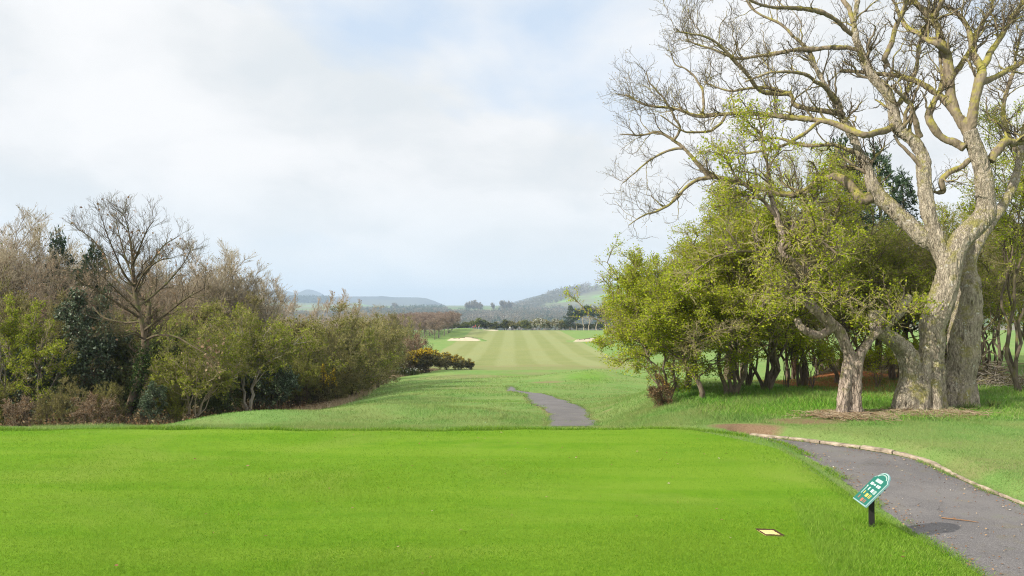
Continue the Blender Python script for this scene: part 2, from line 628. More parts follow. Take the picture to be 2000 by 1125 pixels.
ts = np.concatenate([np.linspace(-2.6, -.78, 30)[:-1], np.linspace(-.78, .78, 440), np.linspace(.78, 2.6, 30)[1:]])
ys = [-6, -3, 0, 2, 4]
yv = 5.0
while yv < 31:
    ys.append(yv); yv += .2
st_ = .22
while yv < 9000:
    ys.append(yv); st_ *= 1.0165; yv += max(st_, yv * .008)
ys = np.array(ys)
TT, YY = np.meshgrid(ts, ys)
XX = TT * (np.maximum(YY, -4) + 8)
ZZ = ground_z(XX, YY)


def solve_ground(u, v, y0=16, y1=400):
    """the first ground point along a pixel's ray"""
    yy = np.concatenate([np.arange(y0, 120, .1), np.arange(120, y1, .5)])
    a = at(u, v, 1.0)
    x = a[0] * yy
    z = CAM_H + (a[2] - CAM_H) * yy
    g = ground_z(x, yy)
    i = np.argmax(z <= g)
    return np.array((x[i], yy[i], g[i]))


P2L = [(1066, 836), (1071, 822), (1072, 806), (1062, 797), (1037, 789), (1030, 777), (1026, 769), (1008, 768), (992, 764), (990, 754)]
P2R = [(1173, 836), (1160, 822), (1147, 808), (1137, 795), (1112, 786), (1085, 777), (1068, 770), (1034, 767), (1012, 763), (996, 754)]
p2l = resample([solve_ground(u, v, 18)[:2] for u, v in P2L], 110)
p2r = resample([solve_ground(u, v, 18)[:2] for u, v in P2R], 110)
for ln, sd_ in ((p2l, 1), (p2r, 2)):
    e_ = np.random.default_rng(sd_).normal(0, 1, ln.shape)
    ln += .035 * e_ + .09 * np.stack([np.convolve(e_[:, q_], np.ones(5) / 5, 'same') for q_ in (0, 1)], 1)


def px_ellipse(x, y, u, v, ru, rv, z):
    """soft mask round a spot given by photograph pixels on ground height z"""
    cx_, cy_ = px_ground(u, v, z)
    y2 = px_ground(u, v - rv, z)[1]
    return np.clip(1.1 - (((x - cx_) / (ru / F * cy_)) ** 2 + ((y - cy_) / (y2 - cy_)) ** 2) * .55, 0, 1)


def ground_masks(x, y):
    fair = sstep(94, 120, y) * (1 - sstep(316, 321, y)) * sstep(-17.5, -13.5, x + .0 * y) * (1 - sstep(17, 21, x))
    bare = np.maximum.reduce([px_ellipse(x, y, 1455, 837, 72, 6, -.05), .7 * px_ellipse(x, y, 1570, 822, 90, 7, 0),
                              .62 * px_ellipse(x, y, 1068, 748, 40, 7, -3.3), .5 * px_ellipse(x, y, 1185, 800, 14, 4, -1.0)])
    near2 = (y > 18) & (y < 75) & (np.abs(x) < 8)
    e2 = np.full(np.shape(x), 9.)
    if np.any(near2):
        e2[near2] = np.minimum(polydist(x[near2], y[near2], p2l), polydist(x[near2], y[near2], p2r))
    bare = np.maximum(bare, .62 * (1 - sstep(.05, .32, e2)))
    dry = np.maximum.reduce([.62 * px_ellipse(x, y, 910, 760, 90, 9, -2.9), .7 * px_ellipse(x, y, 920, 735, 150, 7, -4.2), .6 * px_ellipse(x, y, 1080, 728, 120, 10, -4.6),
                             .55 * px_ellipse(x, y, 1200, 790, 60, 14, -1.2), .62 * px_ellipse(x, y, 1880, 905, 170, 16, 0), .5 * px_ellipse(x, y, 720, 765, 90, 8, -2.6),
                             .55 * px_ellipse(x, y, 1180, 760, 130, 12, -1.6), .65 * sstep(88, 98, y) * (1 - sstep(108, 125, y)) * sstep(-18, -10, x) * (1 - sstep(14, 22, x))])
    # floor of the left wood: everything beyond its ragged edge
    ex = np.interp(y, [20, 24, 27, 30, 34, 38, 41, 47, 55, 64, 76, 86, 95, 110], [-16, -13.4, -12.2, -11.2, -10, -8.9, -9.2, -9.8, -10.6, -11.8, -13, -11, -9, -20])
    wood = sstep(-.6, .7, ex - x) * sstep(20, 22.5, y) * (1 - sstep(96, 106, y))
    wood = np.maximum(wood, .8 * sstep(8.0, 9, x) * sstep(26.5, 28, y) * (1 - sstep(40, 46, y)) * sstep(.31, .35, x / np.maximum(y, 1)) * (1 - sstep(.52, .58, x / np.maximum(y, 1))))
    red = np.maximum(px_ellipse(x, y, 1640, 738, 150, 20, -.08), px_ellipse(x, y, 1560, 740, 70, 26, -.08))
    far = sstep(335, 360, y)
    lush = sstep(3.6, 5.2, x) * sstep(16.4, 17.6, y) * (1 - sstep(27, 30, y)) * (.55 + .45 * np.clip(wav(x, y, .8, 31), -1, 1))
    lush = np.maximum(lush, np.maximum(.5 * px_ellipse(x, y, 1000, 735, 55, 12, -4.3), .7 * px_ellipse(x, y, 960, 786, 90, 5, -1.9)))
    lush = np.maximum(lush, .6 * px_ellipse(x, y, 1150, 740, 50, 12, -3.2)) * (1 - bare)
    return fair, bare, dry, wood, red, far, lush


mk = ground_masks(XX.ravel(), YY.ravel())
one = np.ones(XX.size)
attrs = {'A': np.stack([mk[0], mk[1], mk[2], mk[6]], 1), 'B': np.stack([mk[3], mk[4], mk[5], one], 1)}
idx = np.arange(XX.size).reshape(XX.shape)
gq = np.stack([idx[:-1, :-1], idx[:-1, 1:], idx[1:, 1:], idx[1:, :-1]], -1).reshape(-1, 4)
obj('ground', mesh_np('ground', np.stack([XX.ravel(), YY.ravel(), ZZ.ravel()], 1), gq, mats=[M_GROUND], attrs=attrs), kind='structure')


# ------------------------------------------------------------------ tee lawn
def tee_edge_y(x):
    return 15.40 + .09 * np.sin(x * .7) + .05 * np.sin(x * 2.3 + 1) + .03 * np.sin(x * 5.1) - 1.0 * sstep(3.0, 4.7, x) ** 2


_pls = PL[np.argsort(PL[:, 1])]


def mow_x(y):
    """line where the close-cut tee meets its longer collar"""
    return np.interp(y, [0, 7, 9, 10.6, 12.4, 13.6, 14.6, 15.5], [2.2, 2.75, 3.2, 3.55, 3.85, 3.95, 3.75, 3.4])


def tee_right_x(y):
    return np.minimum(np.interp(y, _pls[:, 1], _pls[:, 0]) + .03, 4.45 - .9 * sstep(14.2, 15.4, y))


def tee_material():
    m, t, out = new_mat('tee_turf')
    tcn = t.nodes.new('ShaderNodeTexCoord')
    P = tcn.outputs['Object']
    big = noise_n(t, P, .5, 5, .6)
    mid = noise_n(t, P, 3.2, 5, .65)
    fine = noise_n(t, P, 70, 4, .75)
    c = ramp(t, mid, [(.3, (0.088, 0.197, 0.008)), (.55, (0.122, 0.244, 0.010)), (.75, (0.164, 0.275, 0.014))])
    mp = t.nodes.new('ShaderNodeMapping'); mp.inputs['Scale'].default_value = (.09, .55, 1)
    t.links.new(P, mp.inputs[0])
    band = noise_n(t, mp.outputs[0], 2.2, 4, .6)
    c = mix(t, ramp(t, band, [(.40, 0.), (.60, .9)]), c, (0.182, 0.282, 0.025))
    c = mix(t, ramp(t, big, [(.25, .5), (.45, 0.)]), c, (0.070, 0.204, 0.013))
    worn = noise_n(t, P, .28, 5, .65, .6)
    c = mix(t, ramp(t, worn, [(.52, 0.), (.66, .55)]), c, (0.250, 0.282, 0.059))
    c = mix(t, .4, c, ramp(t, fine, [(.3, (0.048, 0.130, 0.010)), (.7, (0.213, 0.384, 0.040))]))
    p = principled(t, c, .95, .02, bump(t, math_n(t, 'ADD', fine, mid), .8, .02))
    t.links.new(p.outputs[0], out.inputs[0])
    return m


M_TEE = tee_material()
ny, nx = 90, 160
gy = np.linspace(0, 1, ny)[:, None]
gx = np.linspace(0, 1, nx)[None, :]
tx0 = -26.0
yb = 1.0 + gy * 14.4
X2 = tx0 + gx * (tee_right_x(yb) - tx0)
Y2 = 1.0 + gy * (tee_edge_y(X2) - 1.0)
Z2 = ground_z(X2, Y2) + .022 + .006 * wav(X2, Y2, .9, 8)
eg = np.maximum(np.maximum(1 - (1 - gy) * 14.4 / .10, 1 - (1 - gx) * 28 / .16) * 1.0, 0)
edge_drop = np.clip(eg, 0, 1)
Z2 = Z2 * (1 - edge_drop) + (ground_z(X2, Y2) + .004) * edge_drop
idx = np.arange(ny * nx).reshape(ny, nx)
tq = np.stack([idx[:-1, :-1], idx[:-1, 1:], idx[1:, 1:], idx[1:, :-1]], -1).reshape(-1, 4)
obj('tee_lawn', mesh_np('tee_lawn', np.stack([X2, Y2, Z2], -1), tq, mats=[M_TEE]), kind='structure')


# ------------------------------------------------------------------ paths
def path_material():
    m, t, out = new_mat('path_tarmac')
    tcn = t.nodes.new('ShaderNodeTexCoord')
    P = tcn.outputs['Object']
    v = t.nodes.new('ShaderNodeTexVoronoi'); v.inputs['Scale'].default_value = 130
    t.links.new(P, v.inputs['Vector'])
    st = ramp(t, v.outputs['Color'], [(.2, (.125, .116, .112)), (.6, (.165, .154, .148)), (.95, (.27, .25, .24))])
    big = noise_n(t, P, 1.1, 5, .65)
    c = mix(t, ramp(t, big, [(.35, .55), (.65, 0.)]), st, (.115, .108, .108))
    c = mix(t, ramp(t, noise_n(t, P, 2.3, 5, .7), [(.56, 0.), (.72, .6)]), c, (.17, .15, .095))
    c = mix(t, ramp(t, noise_n(t, P, .9, 4, .7), [(.60, 0.), (.75, .5)]), c, (.13, .17, .06))
    vc = t.nodes.new('ShaderNodeTexVoronoi'); vc.feature = 'DISTANCE_TO_EDGE'; vc.inputs['Scale'].default_value = .9
    wv = t.nodes.new('ShaderNodeVectorMath'); wv.operation = 'ADD'
    nz = t.nodes.new('ShaderNodeTexNoise'); nz.inputs['Scale'].default_value = 2.5
    t.links.new(P, nz.inputs['Vector']); t.links.new(P, wv.inputs[0]); t.links.new(nz.outputs['Color'], wv.inputs[1]); t.links.new(wv.outputs[0], vc.inputs['Vector'])
    crack = math_n(t, 'MULTIPLY', ramp(t, vc.outputs[0], [(0, 1.), (.012, 0.)]), ramp(t, noise_n(t, P, .6, 3), [(.5, 0.), (.6, .8)]))
    c = mix(t, crack, c, (.04, .036, .034))
    c = mix(t, ramp(t, noise_n(t, P, .45, 6, .7), [(.5, 0.), (.56, .45)]), c, (.20, .185, .175))
    p = principled(t, c, .88, .2, bump(t, v.outputs['Distance'], .6, .01))
    t.links.new(p.outputs[0], out.inputs[0])
    return m


M_PATH = path_material()


def path_sheet(name, left, right, lift, nacross=12):
    """surface between two edge lines laid on the terrain"""
    n = len(left)
    f = np.linspace(0, 1, nacross)[None, :, None]
    xy = left[:, None] * (1 - f) + right[:, None] * f
    z = ground_z(xy[..., 0], xy[..., 1]) + lift
    z[:, 0] -= .012; z[:, -1] -= .012
    idx = np.arange(n * nacross).reshape(n, nacross)
    q = np.stack([idx[:-1, :-1], idx[:-1, 1:], idx[1:, 1:], idx[1:, :-1]], -1).reshape(-1, 4)
    if np.cross(np.append(xy[0, 1] - xy[0, 0], 0), np.append(xy[1, 0] - xy[0, 0], 0))[2] < 0:
        q = q[:, ::-1]
    return obj(name, mesh_np(name, np.dstack([xy, z]), q, mats=[M_PATH]), kind='structure')


_r = np.random.default_rng(5)
nl, nr_ = resample(PL, 110), resample(PR, 110)
nl = nl + _r.normal(0, .014, nl.shape)
nr_[:, 0] += .0
path_sheet('path', nl, nr_, .012)


path_sheet('path', p2l, p2r, .03)

# concrete and timber edging on the far side of the near path
M_KERB = plain('kerb_concrete', (.30, .245, .18), .9, .15, .55, 7)
kg = Geo()
kline = PR.copy()
kn = len(kline)
tang = norm(np.gradient(kline, axis=0))
side = np.stack([tang[:, 1], -tang[:, 0]], 1)
if (side[20] @ (PL[20] - PR[20])) > 0:
    side = -side
s_ = np.linspace(0, 1, kn)
wid = np.interp(s_, [0, .25, .42, .5, 1], [.12, .12, .11, .04, .035])
hgt = np.interp(s_, [0, .4, .5, 1], [.045, .05, .04, .035])
rk_ = np.random.default_rng(3)
zg = ground_z(kline[:, 0], kline[:, 1])
prof_ = [(0, -.06), (0, .7), (.12, 1.), (.88, 1.), (1., .8), (1., -.06)]
npf = len(prof_)
joint = 0
cuts = [0, 5, 9, 14, 18, 23, 27, 32, 38, 44, 51, kn - 1]
for c0, c1 in zip(cuts[:-1], cuts[1:]):
    fr = np.linspace(c0 + .07, c1 - .07, 2 * (c1 - c0) + 1)
    line = np.stack([np.interp(fr, np.arange(kn), kline[:, 0]), np.interp(fr, np.arange(kn), kline[:, 1])], 1)
    sd = np.stack([np.interp(fr, np.arange(kn), side[:, 0]), np.interp(fr, np.arange(kn), side[:, 1])], 1)
    wd = np.interp(fr, np.arange(kn), wid) * rk_.uniform(.85, 1.1); hg = np.interp(fr, np.arange(kn), hgt) * rk_.uniform(.75, 1.15); z0 = np.interp(fr, np.arange(kn), zg)
    sh = rk_.normal(0, .012)
    kv = np.array([(*(line[i] + sd[i] * (wd[i] * (a + rk_.normal(0, .025)) + sh)), z0[i] + .012 + hg[i] * b + rk_.normal(0, .003)) for i in range(len(fr)) for a, b in prof_])
    ki = np.arange(len(kv)).reshape(-1, npf)
    kq = np.stack([ki[:-1, :-1], ki[:-1, 1:], ki[1:, 1:], ki[1:, :-1]], -1).reshape(-1, 4)
    caps = [(ki[e, 0], ki[e, 1], ki[e, 2], ki[e, 5]) for e in (0, -1)] + [(ki[e, 2], ki[e, 3], ki[e, 4], ki[e, 5]) for e in (0, -1)]
    kg.add(kv, np.concatenate([kq, np.array(caps)]))
obj('kerb', kg.mesh('kerb', [M_KERB], smooth=False), kind='structure')


# ------------------------------------------------------------------ grass blades
def blade_mesh(name, xy, z, h, wdt, rng, mats, lean=.55):
    n = len(xy)
    a = rng.uniform(0, 2 * math.pi, n)
    d = np.stack([np.cos(a), np.sin(a)], 1)
    hh = h * rng.uniform(.55, 1.3, n)
    ww = wdt * rng.uniform(.7, 1.3, n)
    lb = rng.normal(0, lean, (n, 2)) * hh[:, None]
    base = np.column_stack([xy, z - .004])
    v0 = base + np.column_stack([-d * ww[:, None] * .5, np.zeros(n)])
    v1 = base + np.column_stack([d * ww[:, None] * .5, np.zeros(n)])
    v2 = base + np.column_stack([lb, hh])
    v = np.stack([v0, v1, v2], 1).reshape(-1, 3)
    return mesh_np(name, v, None, np.arange(n * 3).reshape(n, 3), mats, smooth=False)


M_BLADE_TEE = leaf_mat('blade_tee', [(0, (0.058, 0.155, 0.007)), (.45, (0.111, 0.239, 0.008)), (.8, (0.176, 0.304, 0.014)), (1, (0.277, 0.384, 0.040))], .3, .55, 0, ((0.170, 0.278, 0.022), .55, .8))
M_BLADE_COLLAR = leaf_mat('blade_collar', [(0, (0.066, 0.173, 0.010)), (.45, (0.125, 0.256, 0.015)), (.8, (0.192, 0.331, 0.025)), (1, (0.340, 0.420, 0.086))], .3, .55, 0, ((0.185, 0.297, 0.040), .8, .7))
M_BLADE = leaf_mat('blade_rough', [(0, (0.089, 0.189, 0.034)), (.5, (0.137, 0.271, 0.055)), (.85, (0.200, 0.334, 0.080)), (1, (0.342, 0.378, 0.150))], .3, .55, 0, ((0.245, 0.287, 0.095), .7, .85))
M_BLADE_LUSH = leaf_mat('blade_lush', [(0, (0.077, 0.207, 0.018)), (.5, (0.127, 0.308, 0.027)), (.85, (0.198, 0.381, 0.048)), (1, (0.396, 0.403, 0.120))], .3, .5, 0, ((.19, .30, .06), .7, .5))
MARK = px_ground(1500, 1042)


def scatter(n, y0, y1, rng, tmax=.68, power=1.0):
    """ground positions with density falling off with distance (about even in the picture)"""
    q = rng.random(n)
    a, b = y0 ** -power, y1 ** -power
    y = (a + (b - a) * q) ** (-1 / power)
    return np.stack([rng.uniform(-tmax, tmax, n) * y, y], 1)


def in_tee(p):
    return (p[:, 1] < tee_edge_y(p[:, 0])) & (p[:, 0] < mow_x(p[:, 1]))


def on_path(p, m=.0):
    """inside the near path"""
    inside = in_poly(p[:, 0], p[:, 1], np.concatenate([PL, PR[::-1]]))
    x, y = p[:, 0], p[:, 1]
    if m:
        inside |= polydist(x, y, PR) < m
    return inside


def marker_hole(p, r=.14):
    return (np.abs(p[:, 0] - MARK[0]) < r) & (np.abs(p[:, 1] - MARK[1]) < r * 1.05)


rg = np.random.default_rng(11)
p = scatter(420000, 6.3, 15.5, rg)
k = in_tee(p) & ~marker_hole(p)
p = p[k]
bw = .0042 * np.maximum(1, p[:, 1] / 8.5)
bh = .024 + .004 * wav(p[:, 0], p[:, 1], 2.0, 2)
obj('tee_grass', blade_mesh('tee_grass', p, np.full(len(p), .02), bh, bw, rg, [M_BLADE_TEE], .8), kind='stuff')

# longer collar and verge beside the tee and the path, then the banks beyond
p = scatter(420000, 6.3, 24, rg, .70)
k = ~in_tee(p) & ~on_path(p, .13) & ~marker_hole(p)
p = p[k]
mm = ground_masks(p[:, 0], p[:, 1])
keep = rg.random(len(p)) > np.clip(mm[1] * 1.5, 0, .93)
p = p[keep]
lush = (p[:, 0] > 4.2) & (p[:, 1] > 16.6)
bh = np.where(lush, .115, .046) * (1 + .35 * wav(p[:, 0], p[:, 1], 1.6, 6))
bh = np.where((p[:, 0] > 4) & (p[:, 1] < 16.6), .035, bh)
bw = np.where(lush, .0075, .0050) * np.maximum(1, p[:, 1] / 9)
zz_ = ground_z(p[:, 0], p[:, 1])
near_lush = rg.random(len(p)) < np.clip(ground_masks(p[:, 0], p[:, 1])[6] * 1.3, 0, .95)
collar = (p[:, 1] < tee_edge_y(p[:, 0]) + .05) & (p[:, 0] < tee_right_x(p[:, 1]) + .06)
zz_ = np.where(collar, zz_ + .018, zz_)
for nm, sel, mt in (('rough_grass', ~near_lush & ~collar, M_BLADE), ('long_grass', near_lush & ~collar, M_BLADE_LUSH), ('collar_grass', collar, M_BLADE_COLLAR)):
    q = p[sel]
    obj(nm, blade_mesh(nm, q, zz_[sel], np.clip(bh[sel], .02, .2), bw[sel], rg, [mt], .6), kind='stuff')
p = scatter(330000, 16, 75, rg, .60, .7)
x, y = p[:, 0], p[:, 1]
mm = ground_masks(x, y)
k = (mm[3] < .5) & (mm[1] < .4) & (rg.random(len(p)) < .9)
pd2 = polydist(x, y, (p2l + p2r) / 2)
hw2 = np.interp(y, ((p2l + p2r) / 2)[:, 1], np.linalg.norm(p2l - p2r, axis=1) / 2)
k &= pd2 > hw2 * 1.02
k &= ~((y < 24) & on_path(p, .02))
p = p[k]; x, y = p[:, 0], p[:, 1]
tuft = wav(x, y, .9, 21) + .6 * wav(x, y, 2.3, 22)
bh = np.clip(.06 + .05 * tuft, .02, .17) * np.where(y > 40, 1.25, 1)
obj('bank_grass', blade_mesh('bank_grass', p, ground_z(x, y), bh, .010 * y / 22, rg, [M_BLADE], .6), kind='stuff')


# ragged fringe along the brow of the tee and grass creeping over the edges of both paths
n = 15000
fx_ = rg.uniform(-14, 4.3, n)
fy_ = tee_edge_y(fx_) + rg.normal(.02, .07, n) + .05 * wav(fx_, 0 * fx_, 3, 51)
fh = np.clip(.05 + .03 * wav(fx_, fy_, 2.2, 52) + .02 * rg.random(n), .015, .12)
obj('fringe_grass', blade_mesh('fringe_grass', np.column_stack([fx_, fy_]), ground_z(fx_, fy_) + .005, fh, .010, rg, [M_BLADE_COLLAR], .7), kind='stuff')
vp, vh, vw = [], [], []
for ln, k_, spread in ((p2l, 4200, .07), (p2r, 4200, .07), (PR, 5200, .05), (PL, 4200, .05)):
    i = rg.integers(0, len(ln) - 1, k_); f = rg.random(k_)[:, None]
    q = ln[i] * (1 - f) + ln[i + 1] * f + rg.normal(0, spread, (k_, 2))
    tuft_ = wav(q[:, 0], q[:, 1], 3.5, 53) > (-.2 if ln is not PR else .15)
    q = q[tuft_]
    vp.append(q); vh.append(np.where(q[:, 1] > 17, .07, .04) * np.ones(len(q))); vw.append(.0055 * np.maximum(1, q[:, 1] / 9))
vp_parts = vp
vp = np.concatenate(vp); vh = np.concatenate(vh); vw = np.concatenate(vw)
cut_ = sum(len(q) for q in vp_parts[:3])
obj('collar_fringe', blade_mesh('collar_fringe', vp[cut_:], ground_z(vp[cut_:, 0], vp[cut_:, 1]) + .02, vh[cut_:] * 1.2, vw[cut_:], rg, [M_BLADE_COLLAR], .9), kind='stuff')
vp, vh, vw = vp[:cut_], vh[:cut_], vw[:cut_]
obj('verge_grass', blade_mesh('verge_grass', vp, ground_z(vp[:, 0], vp[:, 1]) + .012, vh, vw, rg, [M_BLADE], .9), kind='stuff')

# ------------------------------------------------------------------ tee information sign
M_GREEN = plain('sign_green', (.006, .125, .088), .45, .3)
M_SIGNEDGE = plain('sign_edge', (.16, .30, .30), .4, .5)
M_WHITE = plain('sign_white', (.40, .49, .46), .6, .2)
M_YEL = plain('sign_yellow', (.48, .40, .07), .4, .4)
M_RED = plain('sign_red', (.36, .12, .07), .4, .4)
M_BLACK = plain('post_black', (.012, .011, .010), .5, .4, .3, 30)
SX, SY = px_ground(1698, 1028)
sign = thing('tee_sign', 'green tilted information board with an arched top on a black post beside the path', 'sign', (SX, SY, 0))
ev = norm(np.array([-.039, -.40, 0.]))          # along the lower edge, as one reads
fv = np.array([-ev[1], ev[0], 0.])             # horizontal direction the reader faces
tilt = rad(46)
uv_ = fv * math.cos(tilt) + np.array([0, 0, math.sin(tilt)])
nv = np.cross(ev, uv_)
W_, H_ = .40, .345
cen = np.array([0, 0, .405])
org = cen - ev * W_ / 2 - uv_ * (H_ * .55)


def sp(a, b, c=0.0):
    return org + ev * a * W_ + uv_ * b * H_ + nv * c


outline = [(0, 0), (1, 0), (1, 1.0), (.93, 1.03)] + [(.5 + .38 * math.cos(x), 1.03 + .24 * math.sin(x)) for x in np.linspace(.25, math.pi - .25, 14)] + [(.07, 1.03), (0, 1.0)]


def plate(g, ol, c0, c1, m=0):
    n = len(ol)
    top = [sp(a, b, c1) for a, b in ol]; bot = [sp(a, b, c0) for a, b in ol]
    ca = sp(.5, .5, c1); cb = sp(.5, .5, c0)
    v = top + bot + [ca, cb]
    t = [(i, (i + 1) % n, 2 * n) for i in range(n)] + [(n + (i + 1) % n, n + i, 2 * n + 1) for i in range(n)]
    q = [(i, n + i, n + (i + 1) % n, (i + 1) % n) for i in range(n)]
    g.add(v, q, t, m)


def scaled(ol, s):
    return [(.5 + (a - .5) * s, .56 + (b - .56) * s) for a, b in ol]


g = Geo(); plate(g, outline, -.016, .0)
board = obj('board', g.mesh('board', [M_SIGNEDGE], False), sign)
g = Geo(); plate(g, scaled(outline, .965), .0005, .003)
obj('border', g.mesh('border', [M_WHITE], False), board)
g = Geo(); plate(g, scaled(outline, .935), .003, .0055)
obj('face', g.mesh('face', [M_GREEN], False), board)


def bar(g, a0, b0, a1, b1, m):
    v = [sp(a, b, c) for c in (.0056, .0075) for a, b in ((a0, b0), (a1, b0), (a1, b1), (a0, b1))]
    g.add(v, [(4, 5, 6, 7), (0, 1, 5, 4), (1, 2, 6, 5), (2, 3, 7, 6), (3, 0, 4, 7)], m=m)


g = Geo()
for i, x in enumerate(np.linspace(.35, math.pi - .35, 12)):      # the lettering round the arch
    a, b = .5 + .31 * math.cos(x), 1.0 + .17 * math.sin(x)
    bar(g, a - .018, b - .022, a + .014, b + .022, 0)
for i in range(7):                                               # title block and the line below it
    bar(g, .30 + i * .062, .86, .30 + i * .062 + .045, .98, 0)
for a0, a1, b0, b1 in ((.18, .34, .70, .80), (.38, .52, .72, .78), (.60, .68, .70, .80), (.71, .84, .70, .80)):
    bar(g, a0, b0, a1, b1, 0)
bar(g, .155, .30, .185, .64, 0); bar(g, .12, .59, .155, .64, 0)   # the big figure one
bar(g, .33, .50, .40, .62, 0)
bar(g, .55, .48, .70, .60, 0); bar(g, .76, .46, .80, .60, 0); bar(g, .84, .46, .88, .60, 0)
bar(g, .28, .33, .33, .44, 1); bar(g, .48, .27, .63, .40, 1); bar(g, .70, .27, .74, .41, 1); bar(g, .79, .27, .83, .41, 1)
bar(g, .22, .12, .27, .24, 2); bar(g, .46, .07, .60, .20, 2); bar(g, .67, .08, .70, .20, 2); bar(g, .75, .08, .78, .20, 2)
obj('lettering', g.mesh('lettering', [M_WHITE, M_YEL, M_RED], False), board)
g = Geo()
g.box((0, 0, .19), (.055, .055, .40), rot=[[math.cos(.3), math.sin(.3), 0], [-math.sin(.3), math.cos(.3), 0], [0, 0, 1]])
obj('post', g.mesh('post', [M_BLACK], False), sign)
g = Geo()
for a in (.2, .5, .8):
    g.box(sp(a, .55, -.026), (.05, .05, .018))
g.tube([[sp(.82, .80, -.017), sp(.82, .80, -.05)]], [[.012, .012]], 8)
obj('bracket', g.mesh('bracket', [M_BLACK], False), sign)

# ------------------------------------------------------------------ marker stone in the turf
M_STONE = plain('marker_yellow', (.62, .50, .20), .85, .2, .3, 45)
M_SOIL_SHADE = plain('soil_and_lip_shade', (.060, .034, .018), .95, .1, .4, 30)  # soil round the marker, also the painted shade under the bunker lips
mkr = thing('tee_marker', 'square pale yellow distance stone sunk in the turf near the green sign', 'marker stone', (MARK[0], MARK[1], 0), rz=rad(-6))
g = Geo()
r0 = np.random.default_rng(9)
nn = 7
gx_, gy_ = np.meshgrid(np.linspace(-.085, .085, nn), np.linspace(-.10, .10, nn))
sk = gx_ - gy_ * .25
zt = .0275 + r0.normal(0, .0012, gx_.shape)
ii = np.arange(nn * nn).reshape(nn, nn)
g.add(np.stack([sk, gy_, zt], -1).reshape(-1, 3), np.stack([ii[:-1, :-1], ii[:-1, 1:], ii[1:, 1:], ii[1:, :-1]], -1).reshape(-1, 4))
per = np.concatenate([ii[0, :], ii[1:, -1], ii[-1, -2::-1], ii[-2:0:-1, 0]])
top = np.stack([sk, gy_, zt], -1).reshape(-1, 3)[per]
npp = len(per)
g.add(np.concatenate([top, top * [1, 1, 0] - [0, 0, .02]]), [(i, npp + i, npp + (i + 1) % npp, (i + 1) % npp) for i in range(npp)])
obj('stone', g.mesh('stone', [M_STONE], False), mkr)
g = Geo()
gx2 = np.linspace(-1, 1, 15); A_, B_ = np.meshgrid(gx2, gx2)
ri = np.maximum(np.abs(A_), np.abs(B_))
zs = .0240 + .013 * sstep(.66, .85, ri) - .004 * sstep(.85, 1, ri) + r0.normal(0, .0016, A_.shape)
ii = np.arange(225).reshape(15, 15)
g.add(np.stack([A_ * .103 - B_ * .115 * .25, B_ * .116, zs], -1).reshape(-1, 3), np.stack([ii[:-1, :-1], ii[:-1, 1:], ii[1:, 1:], ii[1:, :-1]], -1).reshape(-1, 4))
obj('soil_rim', g.mesh('soil_rim', [M_SOIL_SHADE]), mkr)

# fallen twig and scraps of leaf on the tarmac
M_TWIG = plain('twig_wood', (.23, .13, .07), .8, .2, .3, 40)
tw0 = px_ground(1834, 1012, PATH_Z); tw1 = px_ground(1906, 1021, PATH_Z)
zc = float(ground_z(np.array([tw0[0]]), np.array([tw0[1]]))[0]) + .022
g = Geo()
tp = np.array([(tw0[0], tw0[1], zc), (tw0[0] * .7 + tw1[0] * .3, tw0[1] * .7 + tw1[1] * .3 - .02, zc + .006), (tw0[0] * .3 + tw1[0] * .7, tw0[1] * .3 + tw1[1] * .7, zc + .004), (tw1[0], tw1[1], zc)])
g.tube([tp], [[.008, .007, .006, .003]], 6)
g.tube([[tp[1], tp[1] + (.03, .05, .004), tp[1] + (.05, .09, .0)]], [[.004, .003, .002]], 5)
tw = obj('twig', g.mesh('twig', [M_TWIG]))
tw['label'] = 'thin brown fallen twig lying across the tarmac path'; tw['category'] = 'twig'
M_LITTER = leaf_mat('litter', [(0, (.12, .05, .025)), (.5, (.22, .12, .06)), (.9, (.34, .24, .14)), (1, (.55, .50, .42))], 0, .8, 0)
rl = np.random.default_rng(17)
n = 1300
i = rl.integers(0, len(PL), n)
# most scraps collect along the two edges
f = np.where(rl.random(n) < .6, np.abs(rl.normal(0, .10, n)), rl.random(n))
f = np.where(rl.random(n) < .6, f, 1 - f)
xy = PL[i] * (1 - f[:, None]) + PR[i] * f[:, None] + rl.normal(0, .05, (n, 2))
pz = ground_z(xy[:, 0], xy[:, 1]) + .024
lv, lq = leaf_quads(np.column_stack([xy, pz]), .022, rl, 3.0, 1.3)
tl = np.column_stack([rl.uniform(-5, 4, 90), rl.uniform(7, 15, 90)])
tz = ground_z(tl[:, 0], tl[:, 1]) + .045
v2, q2 = leaf_quads(np.column_stack([tl, tz]), .03, rl, 3.0, 1.3)
lq = np.concatenate([lq, q2 + len(lv)]); lv = np.concatenate([lv, v2]); pz = np.concatenate([pz, tz])
lv[:, 2] = np.clip(lv[:, 2], np.repeat(pz, 4) - .003, np.repeat(pz, 4) + .012)
obj('leaf_litter', mesh_np('leaf_litter', lv, lq, mats=[M_LITTER], smooth=False), kind='stuff')


# ------------------------------------------------------------------ bunkers on the fairway
M_SAND = plain('bunker_sand', (.42, .37, .255), .95, .1, .12, .8)


